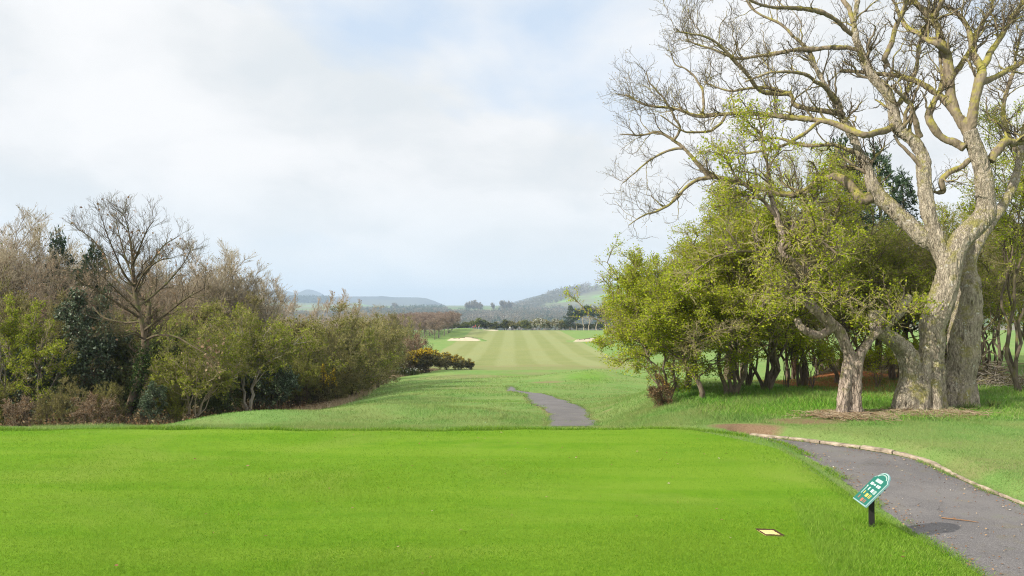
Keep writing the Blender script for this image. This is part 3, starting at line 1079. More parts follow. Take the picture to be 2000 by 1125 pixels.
def bunker(u, v, wpx, y, hface, skew):
    x0 = U2X(u, y)
    wid_ = wpx / F * y
    na, nb = 48, 30
    a = np.linspace(-1, 1, na)[None, :]; b = np.linspace(-1, 1, nb)[:, None]
    X = x0 + a * wid_ * .78 + 0 * b
    Y = y + b * 7 + a * skew
    R = np.hypot(a * 1.25, b * 1.15 + .0)
    face = np.exp(-((b - .25) / .42) ** 2) * (1 - sstep(.45, .98, np.abs(a) + .1 * np.sin(a * 7)))
    H = hface * face * (1 + .22 * np.sin(a * 5 + 1)) - .25 * gauss(a, b, 0, -.35, .6, .3)
    edge_ = np.clip(np.maximum(np.abs(a) + 0 * b, np.abs(b) + 0 * a), 0, 1)
    H = H * (1 - sstep(.8, 1., edge_))
    Z = ground_z(X, Y) + H + .03 * (1 - edge_) - .12 * sstep(.9, 1., edge_)
    ii = np.arange(na * nb).reshape(nb, na)
    q = np.stack([ii[:-1, :-1], ii[:-1, 1:], ii[1:, 1:], ii[1:, :-1]], -1).reshape(-1, 4)
    am = (a[:, :-1] + 0 * b[:-1]) ; bm = b[:-1] + 0 * a[:, :-1]
    sand = (np.abs(am) + .05 * np.sin(bm * 9) < .62 - .2 * np.abs(bm + .2)) & (bm > -.5) & (bm < .10 + .06 * np.sin(am * 8))
    me = mesh_np('bunker', np.stack([X, Y, Z], -1), q, mats=[M_GROUND, M_SAND, M_SOIL_SHADE], midx=(sand.astype(int) + (sand & (bm > .015 + .05 * np.sin(am * 8)))).ravel(),  # dark top band of the sand: shade of the lip painted in soil colour
                 attrs={'A': np.tile([0, 0, 0, 0.], (na * nb, 1)), 'B': np.tile([0, 0, 0, 1.], (na * nb, 1))})
    return obj('bunker', me, kind='structure')


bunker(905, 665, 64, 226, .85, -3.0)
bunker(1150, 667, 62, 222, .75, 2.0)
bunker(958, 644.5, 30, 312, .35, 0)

# ------------------------------------------------------------------ tree materials
B_GREY = bark_mat('bark_grey', (.085, .070, .055), (.24, .205, .165), (.13, .14, .05), .35, None, 10, .6, .02)
B_DARK = bark_mat('bark_dark', (.045, .034, .024), (.15, .115, .08), (.10, .115, .03), .4, None, 10, .6, .02)
B_TWIG = bark_mat('bark_twig', (.21, .175, .115), (.45, .385, .27), None, 0, None, 14, .3, .01)
B_TAN = bark_mat('bark_tan', (.26, .205, .14), (.48, .40, .29), None, 0, None, 14, .3, .01)
B_PALE = bark_mat('bark_pale', (.22, .19, .15), (.42, .37, .30), None, 0, None, 10, .3, .01)
B_RUSSET = bark_mat('bark_russet', (.21, .165, .11), (.42, .34, .235), None, 0, None, 14, .3, .01)
B_OLIVE = bark_mat('bark_olive', (.15, .135, .055), (.33, .29, .13), None, 0, None, 14, .3, .01)
B_OAK = bark_mat('bark_oak', (.095, .075, .052), (.53, .455, .345), (.28, .255, .075), .40, (.62, .60, .54), 17, 1.0, .05, 0, net=30)
B_OAKTWIG = bark_mat('bark_oak_twig', (.065, .05, .036), (.265, .212, .148), (.28, .255, .05), .60, None, 12, .5, .02, 0)
B_OAKFINE = bark_mat('bark_oak_fine', (.048, .037, .027), (.125, .098, .068), (.16, .145, .035), .40, None, 12, .3, .01, 0)
B_GNARL = bark_mat('bark_gnarled', (.075, .05, .036), (.52, .42, .335), (.20, .19, .06), .2, None, 13, 1.0, .05, net=14)
B_HAW = bark_mat('bark_hawthorn', (.060, .046, .034), (.22, .175, .13), (.16, .155, .04), .42, None, 11, .8, .03)
B_HAWTWIG = bark_mat('bark_hawthorn_twig', (.19, .155, .08), (.40, .34, .20), (.25, .225, .05), .4, None, 12, .3, .01)

L_HAW = leaf_mat('leaf_hawthorn', [(0, (.17, .25, .010)), (.35, (.32, .41, .016)), (.75, (.47, .53, .026)), (1, (.58, .58, .07))], .5, .5, .16, ((.36, .36, .05), .8, .35))
L_HAW2 = leaf_mat('leaf_hawthorn_dull', [(0, (.12, .165, .011)), (.5, (.27, .33, .022)), (1, (.44, .45, .06))], .45, .5, .2, ((.16, .15, .05), .8, .5))
L_OLIVE = leaf_mat('leaf_olive', [(0, (.095, .110, .020)), (.5, (.19, .20, .042)), (.85, (.28, .27, .07)), (1, (.36, .32, .11))], .35, .55, .25, ((.17, .125, .055), .7, .6))
L_BRIGHT = leaf_mat('leaf_bright', [(0, (.10, .14, .012)), (.5, (.23, .28, .020)), (1, (.38, .40, .04))], .45, .5, .12)
L_HOLLY = leaf_mat('leaf_holly', [(0, (0.031, 0.051, 0.024)), (.5, (0.065, 0.102, 0.044)), (.85, (0.119, 0.170, 0.085)), (1, (0.272, 0.323, 0.221))], .1, .42, .25, None, .3)
L_DGREEN = leaf_mat('leaf_dark_green', [(0, (0.042, 0.067, 0.018)), (.5, (0.098, 0.140, 0.034)), (1, (0.210, 0.252, 0.070))], .25, .5, .25, ((.09, .085, .03), .8, .5))
L_PINE = leaf_mat('leaf_pine', [(0, (.020, .038, .020)), (.5, (.045, .075, .038)), (1, (.10, .14, .075))], .15, .5, .25)
L_IVY = leaf_mat('leaf_ivy', [(0, (.020, .040, .010)), (.6, (.05, .085, .02)), (1, (.12, .16, .05))], .2, .4, .2)
L_RUSSET = leaf_mat('leaf_russet', [(0, (.18, .10, .06)), (.5, (.31, .20, .125)), (1, (.43, .31, .20))], .3, .6, .1)
L_GORSE = leaf_mat('leaf_gorse', [(0, (.028, .036, .010)), (.5, (.060, .068, .018)), (.85, (.105, .10, .03)), (1, (.20, .14, .07))], .2, .6, .2, ((.11, .075, .04), 1.1, .6))
L_FLOWER = leaf_mat('flower_gorse', [(0, (.33, .215, .008)), (.6, (.46, .325, .018)), (1, (.58, .46, .05))], .25, .6, 0)
L_BLOSSOM = leaf_mat('blossom_white', [(0, (.50, .49, .42)), (1, (.72, .70, .64))], .3, .6, 0)
L_HEDGE = leaf_mat('leaf_hedge', [(0, (.050, .065, .014)), (.5, (.10, .125, .026)), (1, (.18, .19, .05))], .25, .6, .4, ((.17, .17, .045), .5, .5))
L_BRACKEN = leaf_mat('bracken', [(0, (.085, .048, .024)), (.5, (.16, .095, .045)), (.85, (.24, .16, .08)), (1, (.33, .26, .15))], .2, .8, 0)
L_STRAW = leaf_mat('straw', [(0, (.22, .145, .08)), (.5, (.36, .26, .16)), (1, (.52, .43, .30))], .15, .8, 0)
L_FARWOOD = leaf_mat('far_wood', [(0, (.12, .10, .072)), (.5, (.22, .185, .135)), (1, (.33, .29, .22))], .3, .9, 0, ((.10, .10, .045), .006, .7))
L_FARPINE = leaf_mat('far_pine', [(0, (.03, .055, .038)), (.6, (.06, .095, .065)), (1, (.11, .15, .10))], .1, .9, 0)


# ------------------------------------------------------------------ tree growing
def shell_targets(rng, n, c, r, inner=.55, zmin=-.75, bias=1.6):
    """points spread through the outer part of an ellipsoid, more of them high up"""
    d = rdir(rng, n * 4)
    d = d[(d[:, 2] > zmin)][:n * 2]
    wgt = np.clip(.55 + .45 * d[:, 2] * bias, .12, None)
    d = d[rng.choice(len(d), n, replace=False, p=wgt / wgt.sum())]
    k = rng.uniform(inner ** 3, 1, n)[:, None] ** (1 / 3)
    lump = 1 + .16 * np.sin(d @ rng.normal(0, 3.2, 3) + rng.uniform(0, 6))[:, None] + .10 * np.sin(d @ rng.normal(0, 6, 3) + rng.uniform(0, 6))[:, None]
    return c + d * r * k * lump


def limbs_to(P, R, targets, rng, K, t0=.3, rk=.55, rtip=.006, wob=.10, cand=14, drop=.0, up=.4):
    """each target gets a limb from the best of a few places on the parents"""
    n = len(targets)
    par = rng.integers(0, len(P), (n, cand)); t = rng.uniform(t0, 1, (n, cand))
    b, T, r = pick(P, R, par.ravel(), t.ravel())
    b = b.reshape(n, cand, 3); T = T.reshape(n, cand, 3); r = r.reshape(n, cand)
    d = targets[:, None] - b
    L = np.linalg.norm(d, axis=2)
    al = (d * T).sum(2) / (L + 1e-6)
    cost = L * (1.25 - .45 * al) + np.where(d[..., 2] < 0, -d[..., 2] * 1.2, 0)
    j = cost.argmin(1); ar = np.arange(n)
    b, T, r, d = b[ar, j], T[ar, j], r[ar, j], d[ar, j]
    Pc = curves(b, targets, T * .7 + norm(d) * .6 + np.array([0, 0, up]), K, rng, wob, drop)
    rr = np.clip(r * rk, rtip * 1.5, None)
    return Pc, taper(rr, np.full(n, rtip), K, .8)


def stems_of(rng, n, spread, height, r0, base=.12, K=9, wob=.09, lean=(0, 0), r1=.3):
    a = rng.uniform(0, 6.283, n) if n > 1 else np.zeros(1)
    b = np.stack([np.cos(a) * base, np.sin(a) * base, np.full(n, -.12)], 1) * (1 if n > 1 else 0) + np.array([0, 0, -.12 if n == 1 else 0])
    tip = np.stack([np.cos(a) * spread * rng.uniform(.4, 1, n) + lean[0], np.sin(a) * spread * rng.uniform(.4, 1, n) + lean[1], height * rng.uniform(.75, 1.05, n)], 1)
    d = norm(tip - b) * .5 + np.array([0, 0, 1.])
    P = curves(b, tip, d, K, rng, wob)
    R = taper(r0 * rng.uniform(.65, 1.1, n), np.full(n, r0 * r1), K)
    R[:, 0] *= 1.35
    return P, R


class Proto:
    """meshes of one kind of plant, shared by its copies"""
    def __init__(s, name, cat, parts, H, W):
        s.name, s.cat, s.parts, s.H, s.W = name, cat, parts, H, W
        s.root = None; s.kids = []


def plant(pr, loc, rz, scale, label, group=None):
    """place a plant: the first builds its parts, later ones are copies of it and of each part"""
    if pr.root is None:
        r = thing(pr.name, label, pr.cat, loc, rz, group, scale)
        for nm, me in pr.parts:
            pr.kids.append(obj(nm, me, r))
        pr.root = r
        return r
    r = pr.root.copy()
    C.objects.link(r)
    r.location = [float(c) for c in loc]; r.rotation_euler = (0, 0, rz); r.scale = scale
    r['label'] = label
    if 'group' in r:
        del r['group']
    if group:
        r['group'] = group
    for k in pr.kids:
        c = k.copy(); C.objects.link(c); c.parent = r
    return r


def grow(name, cat, seed, H=6, W=5, stems=(3, .7, .55, .09), cb=.25, n1=40, n2=500, n3=4000, l2=.30, l3=.12, leaf=None, nleaf=0, lsize=.05,
         bark=None, twig=None, inner=.45, keep=1.0, kscale=.55, zmin=-.75, lean=(0, 0), up3=.3, sides=(8, 5, 3), twr=(.0075, .0045), extra=None, trunkname='trunk',
         leafname='foliage', jit=.05, bias=1.6, flower=None, nflower=0, fsize=.04, fwd3=.55, drop=.0, spiky=0.0, r1=.3, wt=.10, t0=.3):
    rng = np.random.default_rng(seed)
    c = np.array([lean[0], lean[1], H * (cb + (1 - cb) / 2)])
    r = np.array([W / 2, W / 2, H * (1 - cb) / 2])
    P0, R0 = stems_of(rng, stems[0], stems[1] * W / 2, H * stems[2], stems[3], base=stems[3] * 1.6, lean=lean, r1=r1)
    tg = shell_targets(rng, n1, c, r * .93, inner, zmin, bias)
    P1, R1 = limbs_to(P0, R0, tg, rng, 8, t0, .6, .012, .11, drop=drop)
    PP = [P0, R0]
    P2, R2 = side_shoots(P1, R1, n2, rng, l2 * W / 2, 5, .2, .25, .45, c, .45, wt, .55, twr[0] * .8)
    P3, R3 = side_shoots(P2, R2, n3, rng, l3 * W / 2, 4, .1, up3, fwd3, c, .35, wt, .55, twr[1])
    if spiky:                      # long whippy shoots that break the outline
        ns = int(n2 * spiky)
        Ps, Rs = side_shoots(P1, R1, ns, rng, l2 * W * .75, 5, .6, .5, .7, c, .8, .06, .5, twr[0] * .8)
        P3s, R3s = side_shoots(Ps, Rs, ns * 5, rng, l3 * W / 2 * .8, 4, .1, up3, .6, c, .3, .1, .5, twr[1])
    g = Geo()
    g.tube(P0, R0, sides[0])
    g.tube(P1, R1, sides[1])
    parts = [(trunkname, g.mesh(name + '_' + trunkname, [bark]))]
    g = Geo()
    g.tube(P2, R2, sides[2]); g.tube(P3, R3, 3)
    if spiky:
        g.tube(Ps, Rs, sides[2]); g.tube(P3s, R3s, 3)
        P3 = np.concatenate([P3, P3s]); R3 = np.concatenate([R3, R3s])
    parts.append(('twigs', g.mesh(name + '_twigs', [twig or bark])))
    if leaf is not None and nleaf:
        pi = rng.integers(0, len(P3), nleaf); t = rng.uniform(.15, 1, nleaf)
        b, T, _ = pick(P3, R3, pi, t)
        b = b + rng.normal(0, jit, b.shape)
        if keep < 1:
            m = clumpy(b, rng, kscale, keep); b = b[m]; T = T[m]
        v, q = leaf_quads(b, lsize, rng, .5, 1.35)
        parts.append((leafname, mesh_np(name + '_' + leafname, v, q, mats=[leaf], smooth=False)))
    if flower is not None:
        pi = rng.integers(0, len(P3), nflower * 6); b, T, _ = pick(P3, R3, pi, rng.uniform(.6, 1.0, nflower * 6))
        sc = norm(b - c)[:, 2] * .9 + np.linalg.norm((b - c) / r, axis=1) * 1.0 + norm(b - c)[:, 0] * -.35 + rng.normal(0, .22, len(b))
        kk = sc.argsort()[-nflower:]
        b = b[kk]
        v, q = leaf_quads(b + rng.normal(0, .02, b.shape), fsize, rng, .2, 1.2)
        parts.append(('flowers', mesh_np(name + '_flowers', v, q, mats=[flower], smooth=False)))
    return Proto(name, cat, parts, H, W)


def grow_pine(name, cat, seed, H=8, W=4.5, cb=.2, whorls=16, leaf=None, bark=None, dens=9000, nsize=.13, droop=.1, cone=1.0):
    rng = np.random.default_rng(seed)
    P0 = curves(np.array([[0, 0, -.1]]), np.array([[rng.normal(0, .1), rng.normal(0, .1), H * .98]]), np.array([[0, 0, 1.]]), 10, rng, .015)
    R0 = taper(np.array([H * .018 + .05]), np.array([.02]), 10)
    n = whorls * 7
    zf = np.sort(rng.uniform(cb, .97, n))
    prof_w = np.where(zf < cb + .18, .65 + .35 * (zf - cb) / .18, 1 - (zf - cb - .18) / (1 - cb - .18) * .95 * cone)
    prof_w = np.clip(prof_w, .06, 1) * rng.uniform(.65, 1.12, n)
    b, T, r = pick(P0, R0, np.zeros(n, int), zf)
    a = rng.uniform(0, 6.283, n)
    d = np.stack([np.cos(a), np.sin(a), np.full(n, .25)], 1)
    tip = b + d * (prof_w * W / 2)[:, None]
    P1 = curves(b, tip, d + [0, 0, -.2], 6, rng, .05)
    R1 = taper(np.maximum(r * .35, .012), np.full(n, .007), 6)
    P2, R2 = side_shoots(P1, R1, n * 9, rng, W * .13, 4, .2, .35, .7, None, 0, .08, .5, .006)
    g = Geo(); g.tube(P0, R0, 8); g.tube(P1, R1, 4)
    parts = [('trunk', g.mesh(name + '_trunk', [bark]))]
    pi = rng.integers(0, len(P2), dens); bb, TT_, _ = pick(P2, R2, pi, rng.uniform(.2, 1, dens))
    v, q = leaf_quads(bb, nsize * .34, rng, .2, 3.4, axis=TT_)
    parts.append(('needles', mesh_np(name + '_needles', v, q, mats=[leaf], smooth=False)))
    return Proto(name, cat, parts, H, W)


def set_plant(pr, u, y, wpx, vtop, label, group=None, rz=None, du=0.0, zoff=0.0):
    """stand a plant with its base under pixel column u at depth y, as wide and tall as it is in the photograph"""
    x = U2X(u, y)
    z = float(ground_z(np.array([x]), np.array([y]))[0]) + zoff
    ztop = at(u, vtop, y)[2]
    Wm = wpx / F * y
    sz = (ztop - z) / pr.H
    sx = Wm / pr.W
    global _spin
    _spin = (_spin * 16807 + 11) % 2147483647
    return plant(pr, (x, y, z), _spin / 2147483647 * 6.283 if rz is None else rz, (sx, sx, sz), label, group)


_spin = 12345

# ------------------------------------------------------------------ traced trunks
def closed_tube(g, P, R, S=16, m=0):
    P = np.asarray(P, float); R = np.asarray(R, float)
    v, q = tubes(P[None], R[None], S)
    k = len(P)
    n = len(v)
    v = np.concatenate([v, P[:1], P[-1:]])
    t = [(n, (i + 1) % S, i) for i in range(S)] + [(n + 1, (k - 1) * S + i, (k - 1) * S + (i + 1) % S) for i in range(S)]
    g.add(v, q, t, m)


def spline(pts, n):
    """smooth curve through points of any dimension (Catmull-Rom), n samples"""
    p = np.array(pts, float)
    p = np.concatenate([2 * p[:1] - p[1:2], p, 2 * p[-1:] - p[-2:-1]])
    m = len(p) - 3
    out = []
    for s in np.linspace(0, m - 1e-6, n):
        i = int(s); t = s - i
        a, b, c, d = p[i:i + 4]
        out.append(.5 * (2 * b + (c - a) * t + (2 * a - 5 * b + 4 * c - d) * t * t + (3 * b - a - 3 * c + d) * t ** 3))
    return np.array(out)


def trace(pts, n, y0, base):
    """pts: (u, v, depth offset, half width in pixels) -> local centre line and radii"""
    s = spline(pts, n)
    P = np.array([at(u, v, y0 + dy) for u, v, dy, r in s]) - base
    R = np.maximum(s[:, 3] / F * (y0 + s[:, 2]), .004)
    return P, R


def fused(name, lines, voxel, mat, amp, freq=8.0, seed=0):
    """fuse closed tubes into one skin and roughen it into bark ridges"""
    g = Geo()
    for P, R in lines:
        closed_tube(g, P, R, 18)
    me = g.mesh(name, [mat])
    o = bpy.data.objects.new('remesh', me)
    C.objects.link(o)
    md = o.modifiers.new('r', 'REMESH'); md.mode = 'VOXEL'; md.voxel_size = voxel
    sm = o.modifiers.new('s', 'SMOOTH'); sm.iterations = 3; sm.factor = .5
    dg = bpy.context.evaluated_depsgraph_get()
    me2 = bpy.data.meshes.new_from_object(o.evaluated_get(dg))
    bpy.data.objects.remove(o)
    n = len(me2.vertices)
    co_ = np.empty(n * 3, np.float32); me2.vertices.foreach_get('co', co_); co_ = co_.reshape(-1, 3)
    nr = np.empty(n * 3, np.float32); me2.vertices.foreach_get('normal', nr); nr = nr.reshape(-1, 3)
    d = np.empty(n)
    for i in range(n):
        x, y, z = co_[i]
        w_ = .35 * mnoise.noise((x * 2.1 + seed, y * 2.1, z * 1.3))
        a = mnoise.noise(((x + w_) * freq, (y + w_) * freq, z * freq * .22 + seed))
        b = mnoise.noise((x * freq * 2.6, y * freq * 2.6, z * freq * .8))
        c = mnoise.noise((x * 2.2, y * 2.2, z * 2.0 + seed))
        d[i] = (.55 - abs(a) * 1.9) + .35 * b + 1.5 * c
    co_ = co_ + nr * (d * amp)[:, None]
    me2.vertices.foreach_set('co', co_.ravel())
    me2.materials.clear(); me2.materials.append(mat)
    me2.polygons.foreach_set('use_smooth', np.ones(len(me2.polygons), bool))
    me2.name = name
    me2.update()
    return me2


# ------------------------------------------------------------------ the great oak
YO = 18.4
bx, by = U2X(1812, YO), YO
OB = np.array([bx, by, float(ground_z(np.array([bx]), np.array([by]))[0])])
oak = thing('oak_tree', 'huge bare oak with a twisted double trunk standing beside the curving path', 'tree', OB)
T = lambda pts, n=24: trace(pts, n, YO, OB)
core = [
    T([(1812, 826, 0, 44), (1812, 800, 0, 38), (1814, 765, 0, 28), (1815, 727, 0, 22), (1820, 680, 0, 22), (1821, 645, 0, 23), (1829, 610, 0, 24), (1839, 584, 0, 24), (1850, 540, 0, 22), (1861, 503, 0, 21), (1880, 466, 0, 19), (1909, 437, 0.07, 18.5), (1926, 412, 0.14, 19), (1924, 375, 0.14, 16), (1921, 341, 0.14, 15), (1908, 300, 0.14, 15), (1894, 255, 0.14, 13)], 60),
    T([(1850, 530, 0, 17), (1841, 495, .1, 14), (1832, 465, .1, 13.5), (1816, 425, .2, 13), (1808, 384, .3, 12.5), (1804, 341, .4, 13), (1803, 307, .5, 11.5), (1786, 277, .6, 11), (1752, 248, .7, 11), (1744, 213, .8, 9.5), (1731, 179, .8, 9.5), (1701, 145, .9, 8.5), (1680, 98, 1.1, 7), (1668, 51, 1.2, 5.5), (1675, 0, 1.3, 4.5), (1672, -60, 1.4, 3.5)], 50),
    T([(1848, 520, 0.07, 16), (1831, 485, 0.17, 15), (1800, 462, 0.28, 15.5), (1773, 436, 0.42, 15), (1745, 409, 0.56, 14), (1720, 385, 0.70, 13), (1705, 365, 0.77, 12), (1697, 337, 0.84, 9), (1680, 299, 0.91, 8), (1662, 260, 1.05, 7.5), (1645, 230, 1.12, 7), (1637, 205, 1.19, 6.5), (1620, 180, 1.26, 5), (1603, 149, 1.40, 4), (1580, 110, 1.54, 3)], 50),
]
flip = lambda q: [(u, v, (-.7 * dy if dy < 0 else dy), r) for u, v, dy, r in q]
# buttress ridges, the swollen foot and the torn-off limb that grows from it
ridges = [
    T([(1768, 822, -.2, 26), (1773, 790, -.25, 29), (1778, 765, -.22, 27), (1778, 735, -.15, 20), (1776, 710, -.15, 20), (1768, 688, -.2, 20), (1752, 670, -.3, 17), (1734, 657, -.4, 15), (1719, 643, -.5, 15), (1713, 628, -.5, 15.5), (1713, 607, -.5, 14)], 36),
    T([(1720, 640, -.5, 12), (1742, 624, -.5, 10), (1760, 604, -.45, 8), (1777, 577, -.4, 7.5)], 12),
    T([(1797, 822, -.5, 14), (1800, 780, -.42, 14), (1805, 730, -.25, 12), (1812, 680, -.08, 11)], 12),
    T([(1824, 822, -.48, 13), (1826, 775, -.36, 13), (1827, 715, -.2, 10), (1828, 650, -.06, 10)], 12),
    T([(1840, 818, -.3, 12), (1838, 770, -.22, 10), (1835, 700, -.12, 8)], 12),
    T([(1748, 824, -.1, 14), (1756, 800, -.1, 16), (1766, 775, -.1, 16)], 8),
    T([(1790, 818, .5, 24), (1800, 770, .4, 22), (1810, 700, .2, 16)], 8),
]
obj('trunk', fused('oak_trunk', core + ridges, .019, B_OAK, .026, 11, 3), oak)
stem = [T([(1874, 818, .6, 34), (1870, 788, .6, 29), (1874, 750, .65, 27), (1878, 719, .7, 28), (1884, 653, .75, 28), (1890, 604, .8, 26), (1890, 560, .8, 23), (1890, 528, .9, 16), (1897, 500, 1.0, 12), (1908, 475, 1.1, 11), (1925, 450, 1.3, 10), (1950, 415, 1.6, 9), (1975, 370, 1.9, 8), (1995, 300, 2.2, 7), (2005, 230, 2.6, 5)], 50),
        T([(1908, 814, .5, 13), (1896, 780, .55, 14), (1890, 740, .65, 15)], 8), T([(1855, 815, .3, 12), (1856, 780, .4, 11), (1862, 740, .55, 11)], 8),
        T([(1882, 820, .2, 12), (1880, 785, .32, 12), (1879, 740, .5, 12)], 8)]
obj('stem', fused('oak_stem', stem, .021, B_OAK, .024, 11, 11), oak)

NL = 14
lim = [
    [(1893, 258, -.2, 14), (1880, 235, -.3, 11), (1866, 215, -.4, 10.5), (1859, 171, -.5, 10), (1854, 107, -.6, 10), (1838, 73, -.7, 8), (1820, 38, -.9, 7), (1773, -5, -1.2, 5)],
    [(1891, 258, -.2, 12), (1901, 230, -.1, 10.5), (1912, 165, 0, 10), (1921, 128, .1, 9), (1898, 105, .2, 7), (1893, 73, .3, 6), (1884, 43, .4, 5), (1850, 10, .5, 3)],
    [(1934, 315, -.2, 9), (1953, 284, -.3, 8.5), (1975, 278, -.5, 7), (2000, 277, -.7, 6), (2060, 250, -1.0, 4)],
    [(1884, 289, -.2, 9), (1862, 279, -.4, 8), (1837, 269, -.5, 7.5), (1814, 241, -.6, 7.5), (1814, 215, -.7, 7), (1826, 192, -.7, 6), (1838, 150, -.8, 4), (1835, 100, -.9, 3)],
    [(1866, 222, -.4, 8), (1850, 206, -.6, 7), (1829, 188, -.8, 6.5), (1799, 166, -1.1, 6), (1765, 154, -1.4, 5.5), (1731, 149, -1.7, 5), (1688, 147, -2.0, 4.5), (1641, 139, -2.3, 3)],
    [(1895, 311, -.3, 6), (1875, 322, -.5, 5.5), (1850, 338, -.6, 5.5), (1834, 354, -.7, 5.5), (1840, 371, -.8, 4.5), (1822, 374, -.9, 2.5)],
    [(1748, 245, .7, 8), (1730, 254, .5, 7), (1709, 261, .2, 7), (1680, 267, -.1, 7), (1645, 252, -.5, 7), (1603, 237, -.9, 6.5), (1560, 230, -1.3, 6), (1490, 222, -1.8, 5), (1419, 222, -2.3, 4.5), (1364, 228, -2.7, 4), (1325, 214, -3.0, 3.2), (1265, 205, -3.3, 2.4), (1222, 184, -3.5, 1.4)],
    [(1735, 130, .8, 6), (1728, 110, .7, 6), (1738, 85, .6, 5.5), (1752, 40, .5, 5), (1765, 0, .4, 4), (1775, -60, .3, 3)],
    [(1797, 268, .6, 7), (1785, 232, .4, 5), (1770, 205, .3, 5), (1761, 188, .2, 4), (1745, 165, .1, 3)],
    [(1702, 385, -1.1, 14), (1685, 389, -1.2, 12), (1671, 380, -1.4, 11), (1655, 356, -1.6, 10), (1633, 342, -1.8, 9), (1603, 350, -2.1, 8), (1573, 370, -2.4, 7.5), (1551, 380, -2.6, 7), (1496, 371, -2.9, 6), (1450, 358, -3.1, 5.5), (1410, 350, -3.2, 5.5), (1381, 341, -3.3, 5)],
    [(1381, 341, -3.3, 5), (1359, 316, -3.3, 4.5), (1334, 290, -3.4, 4), (1316, 273, -3.4, 3.5), (1287, 256, -3.5, 2.6), (1250, 262, -3.6, 2), (1210, 262, -3.7, 1.2)],
    [(1395, 346, -3.25, 4.5), (1370, 352, -3.2, 4), (1342, 371, -3.1, 3.5), (1316, 393, -3.0, 3), (1282, 412, -2.9, 2.4), (1250, 425, -2.8, 1.6), (1228, 440, -2.8, 1)],
    [(1640, 222, -1.65, 6), (1600, 215, -1.9, 5), (1555, 205, -2.2, 5), (1546, 182, -2.3, 4.5), (1513, 171, -2.5, 4), (1470, 168, -2.7, 3), (1425, 175, -2.9, 2.2), (1375, 160, -3.1, 1.4)],
    [(1546, 182, -2.3, 5), (1510, 182, -2.0, 4.5), (1479, 171, -1.8, 4.5), (1453, 137, -1.5, 4), (1427, 111, -1.3, 3.4), (1390, 75, -1.0, 2.5), (1350, 60, -.8, 1.8), (1320, 62, -.6, 1.2)],
    [(1668, 70, 1.2, 5), (1637, 43, 1.0, 5), (1603, 26, .8, 4.5), (1560, 16, .6, 4), (1500, 12, .3, 3), (1440, -10, 0, 2.4), (1390, -5, -.2, 1.5)],
    [(1680, 100, 1.1, 5.5), (1640, 93, 1.3, 5), (1600, 94, 1.5, 5), (1543, 98, 1.7, 4.2), (1490, 105, 1.9, 3.5), (1436, 111, 2.0, 3), (1390, 92, 2.1, 2.2), (1340, 78, 2.2, 1.4)],
    [(1668, 45, 1.2, 5), (1640, -10, 1.6, 4), (1600, -60, 2.0, 3), (1540, -90, 2.3, 2)],
    [(1603, 149, -2.0, 4), (1575, 95, -2.4, 3.5), (1530, 50, -2.8, 3), (1475, 20, -3.1, 2.2), (1440, -30, -3.3, 1.6)],
    [(1316, 273, -3.4, 3), (1330, 250, -3.2, 2.8), (1320, 225, -3.0, 2.6), (1300, 190, -2.9, 2.2), (1275, 165, -2.8, 1.6), (1262, 140, -2.7, 1)],
    [(1334, 290, -3.4, 3), (1300, 300, -3.6, 2.6), (1262, 318, -3.8, 2), (1235, 340, -3.9, 1.4), (1215, 358, -4.0, 1)],
    [(1364, 228, -2.7, 3.4), (1375, 205, -2.9, 3), (1372, 170, -3.1, 2.6), (1350, 140, -3.3, 2), (1322, 125, -3.4, 1.4), (1310, 100, -3.4, 1)],
    [(1921, 128, .1, 7), (1945, 95, .5, 6), (1965, 55, .9, 5), (1990, 15, 1.4, 4), (2030, -40, 2.0, 3)],
    [(1912, 165, 0, 7), (1950, 150, -.6, 6), (1985, 130, -1.2, 5), (2030, 100, -1.8, 4), (2090, 80, -2.2, 3)],
    [(1858, 150, -.5, 7), (1880, 120, -1.2, 5.5), (1905, 60, -1.9, 4.5), (1930, 10, -2.5, 3.5), (1955, -40, -3, 2.5)],
    [(1820, 38, -.9, 6), (1840, 5, -.4, 5), (1855, -40, .2, 4), (1870, -90, .8, 3)],
    [(1854, 107, -.6, 6), (1825, 85, .2, 5), (1795, 70, 1.0, 4.5), (1760, 40, 1.8, 4), (1735, -10, 2.4, 3)],
    [(1995, 300, 2.2, 6), (1970, 260, 2.6, 5), (1960, 200, 3.0, 4.5), (1975, 140, 3.2, 3.5), (1995, 60, 3.4, 2.5)],
    [(1744, 213, .8, 6), (1770, 190, 1.6, 5), (1790, 140, 2.3, 4.5), (1800, 80, 2.9, 3.5), (1825, 20, 3.4, 2.5)],
    [(1680, 299, -1.3, 5), (1655, 290, -2.0, 4.5), (1620, 280, -2.7, 4), (1570, 285, -3.4, 3.5), (1520, 270, -4, 2.5), (1470, 275, -4.4, 1.6)],
    [(1603, 237, -.9, 4.5), (1570, 262, -.5, 4), (1530, 285, -.1, 3.4), (1480, 300, .3, 2.6), (1430, 300, .6, 2), (1390, 285, .8, 1.4)],
    [(1419, 222, -2.3, 3.5), (1395, 250, -2.0, 3), (1370, 262, -1.8, 2.6), (1335, 255, -1.6, 2), (1290, 225, -1.5, 1.4)],
    [(1637, 205, -1.7, 5), (1600, 160, -1.0, 4), (1560, 140, -.4, 3.4), (1510, 140, .1, 2.6), (1455, 160, .5, 1.8)],
]
LP, LR = [], []
for l in lim:
    P, R = T(flip(l), NL); LP.append(P); LR.append(R)
LP = np.array(LP); LR = np.array(LR)
ro = np.random.default_rng(77)
wob = np.cumsum(ro.normal(0, 1, LP.shape), axis=1) / math.sqrt(NL)
tt = np.linspace(0, 1, NL)[None, :, None]
LP = LP + (wob - wob[:, :1] * (1 - tt) - wob[:, -1:] * tt) * .075
for i in range(len(lim)):
    LP[i], LR[i] = LP[i], LR[i]
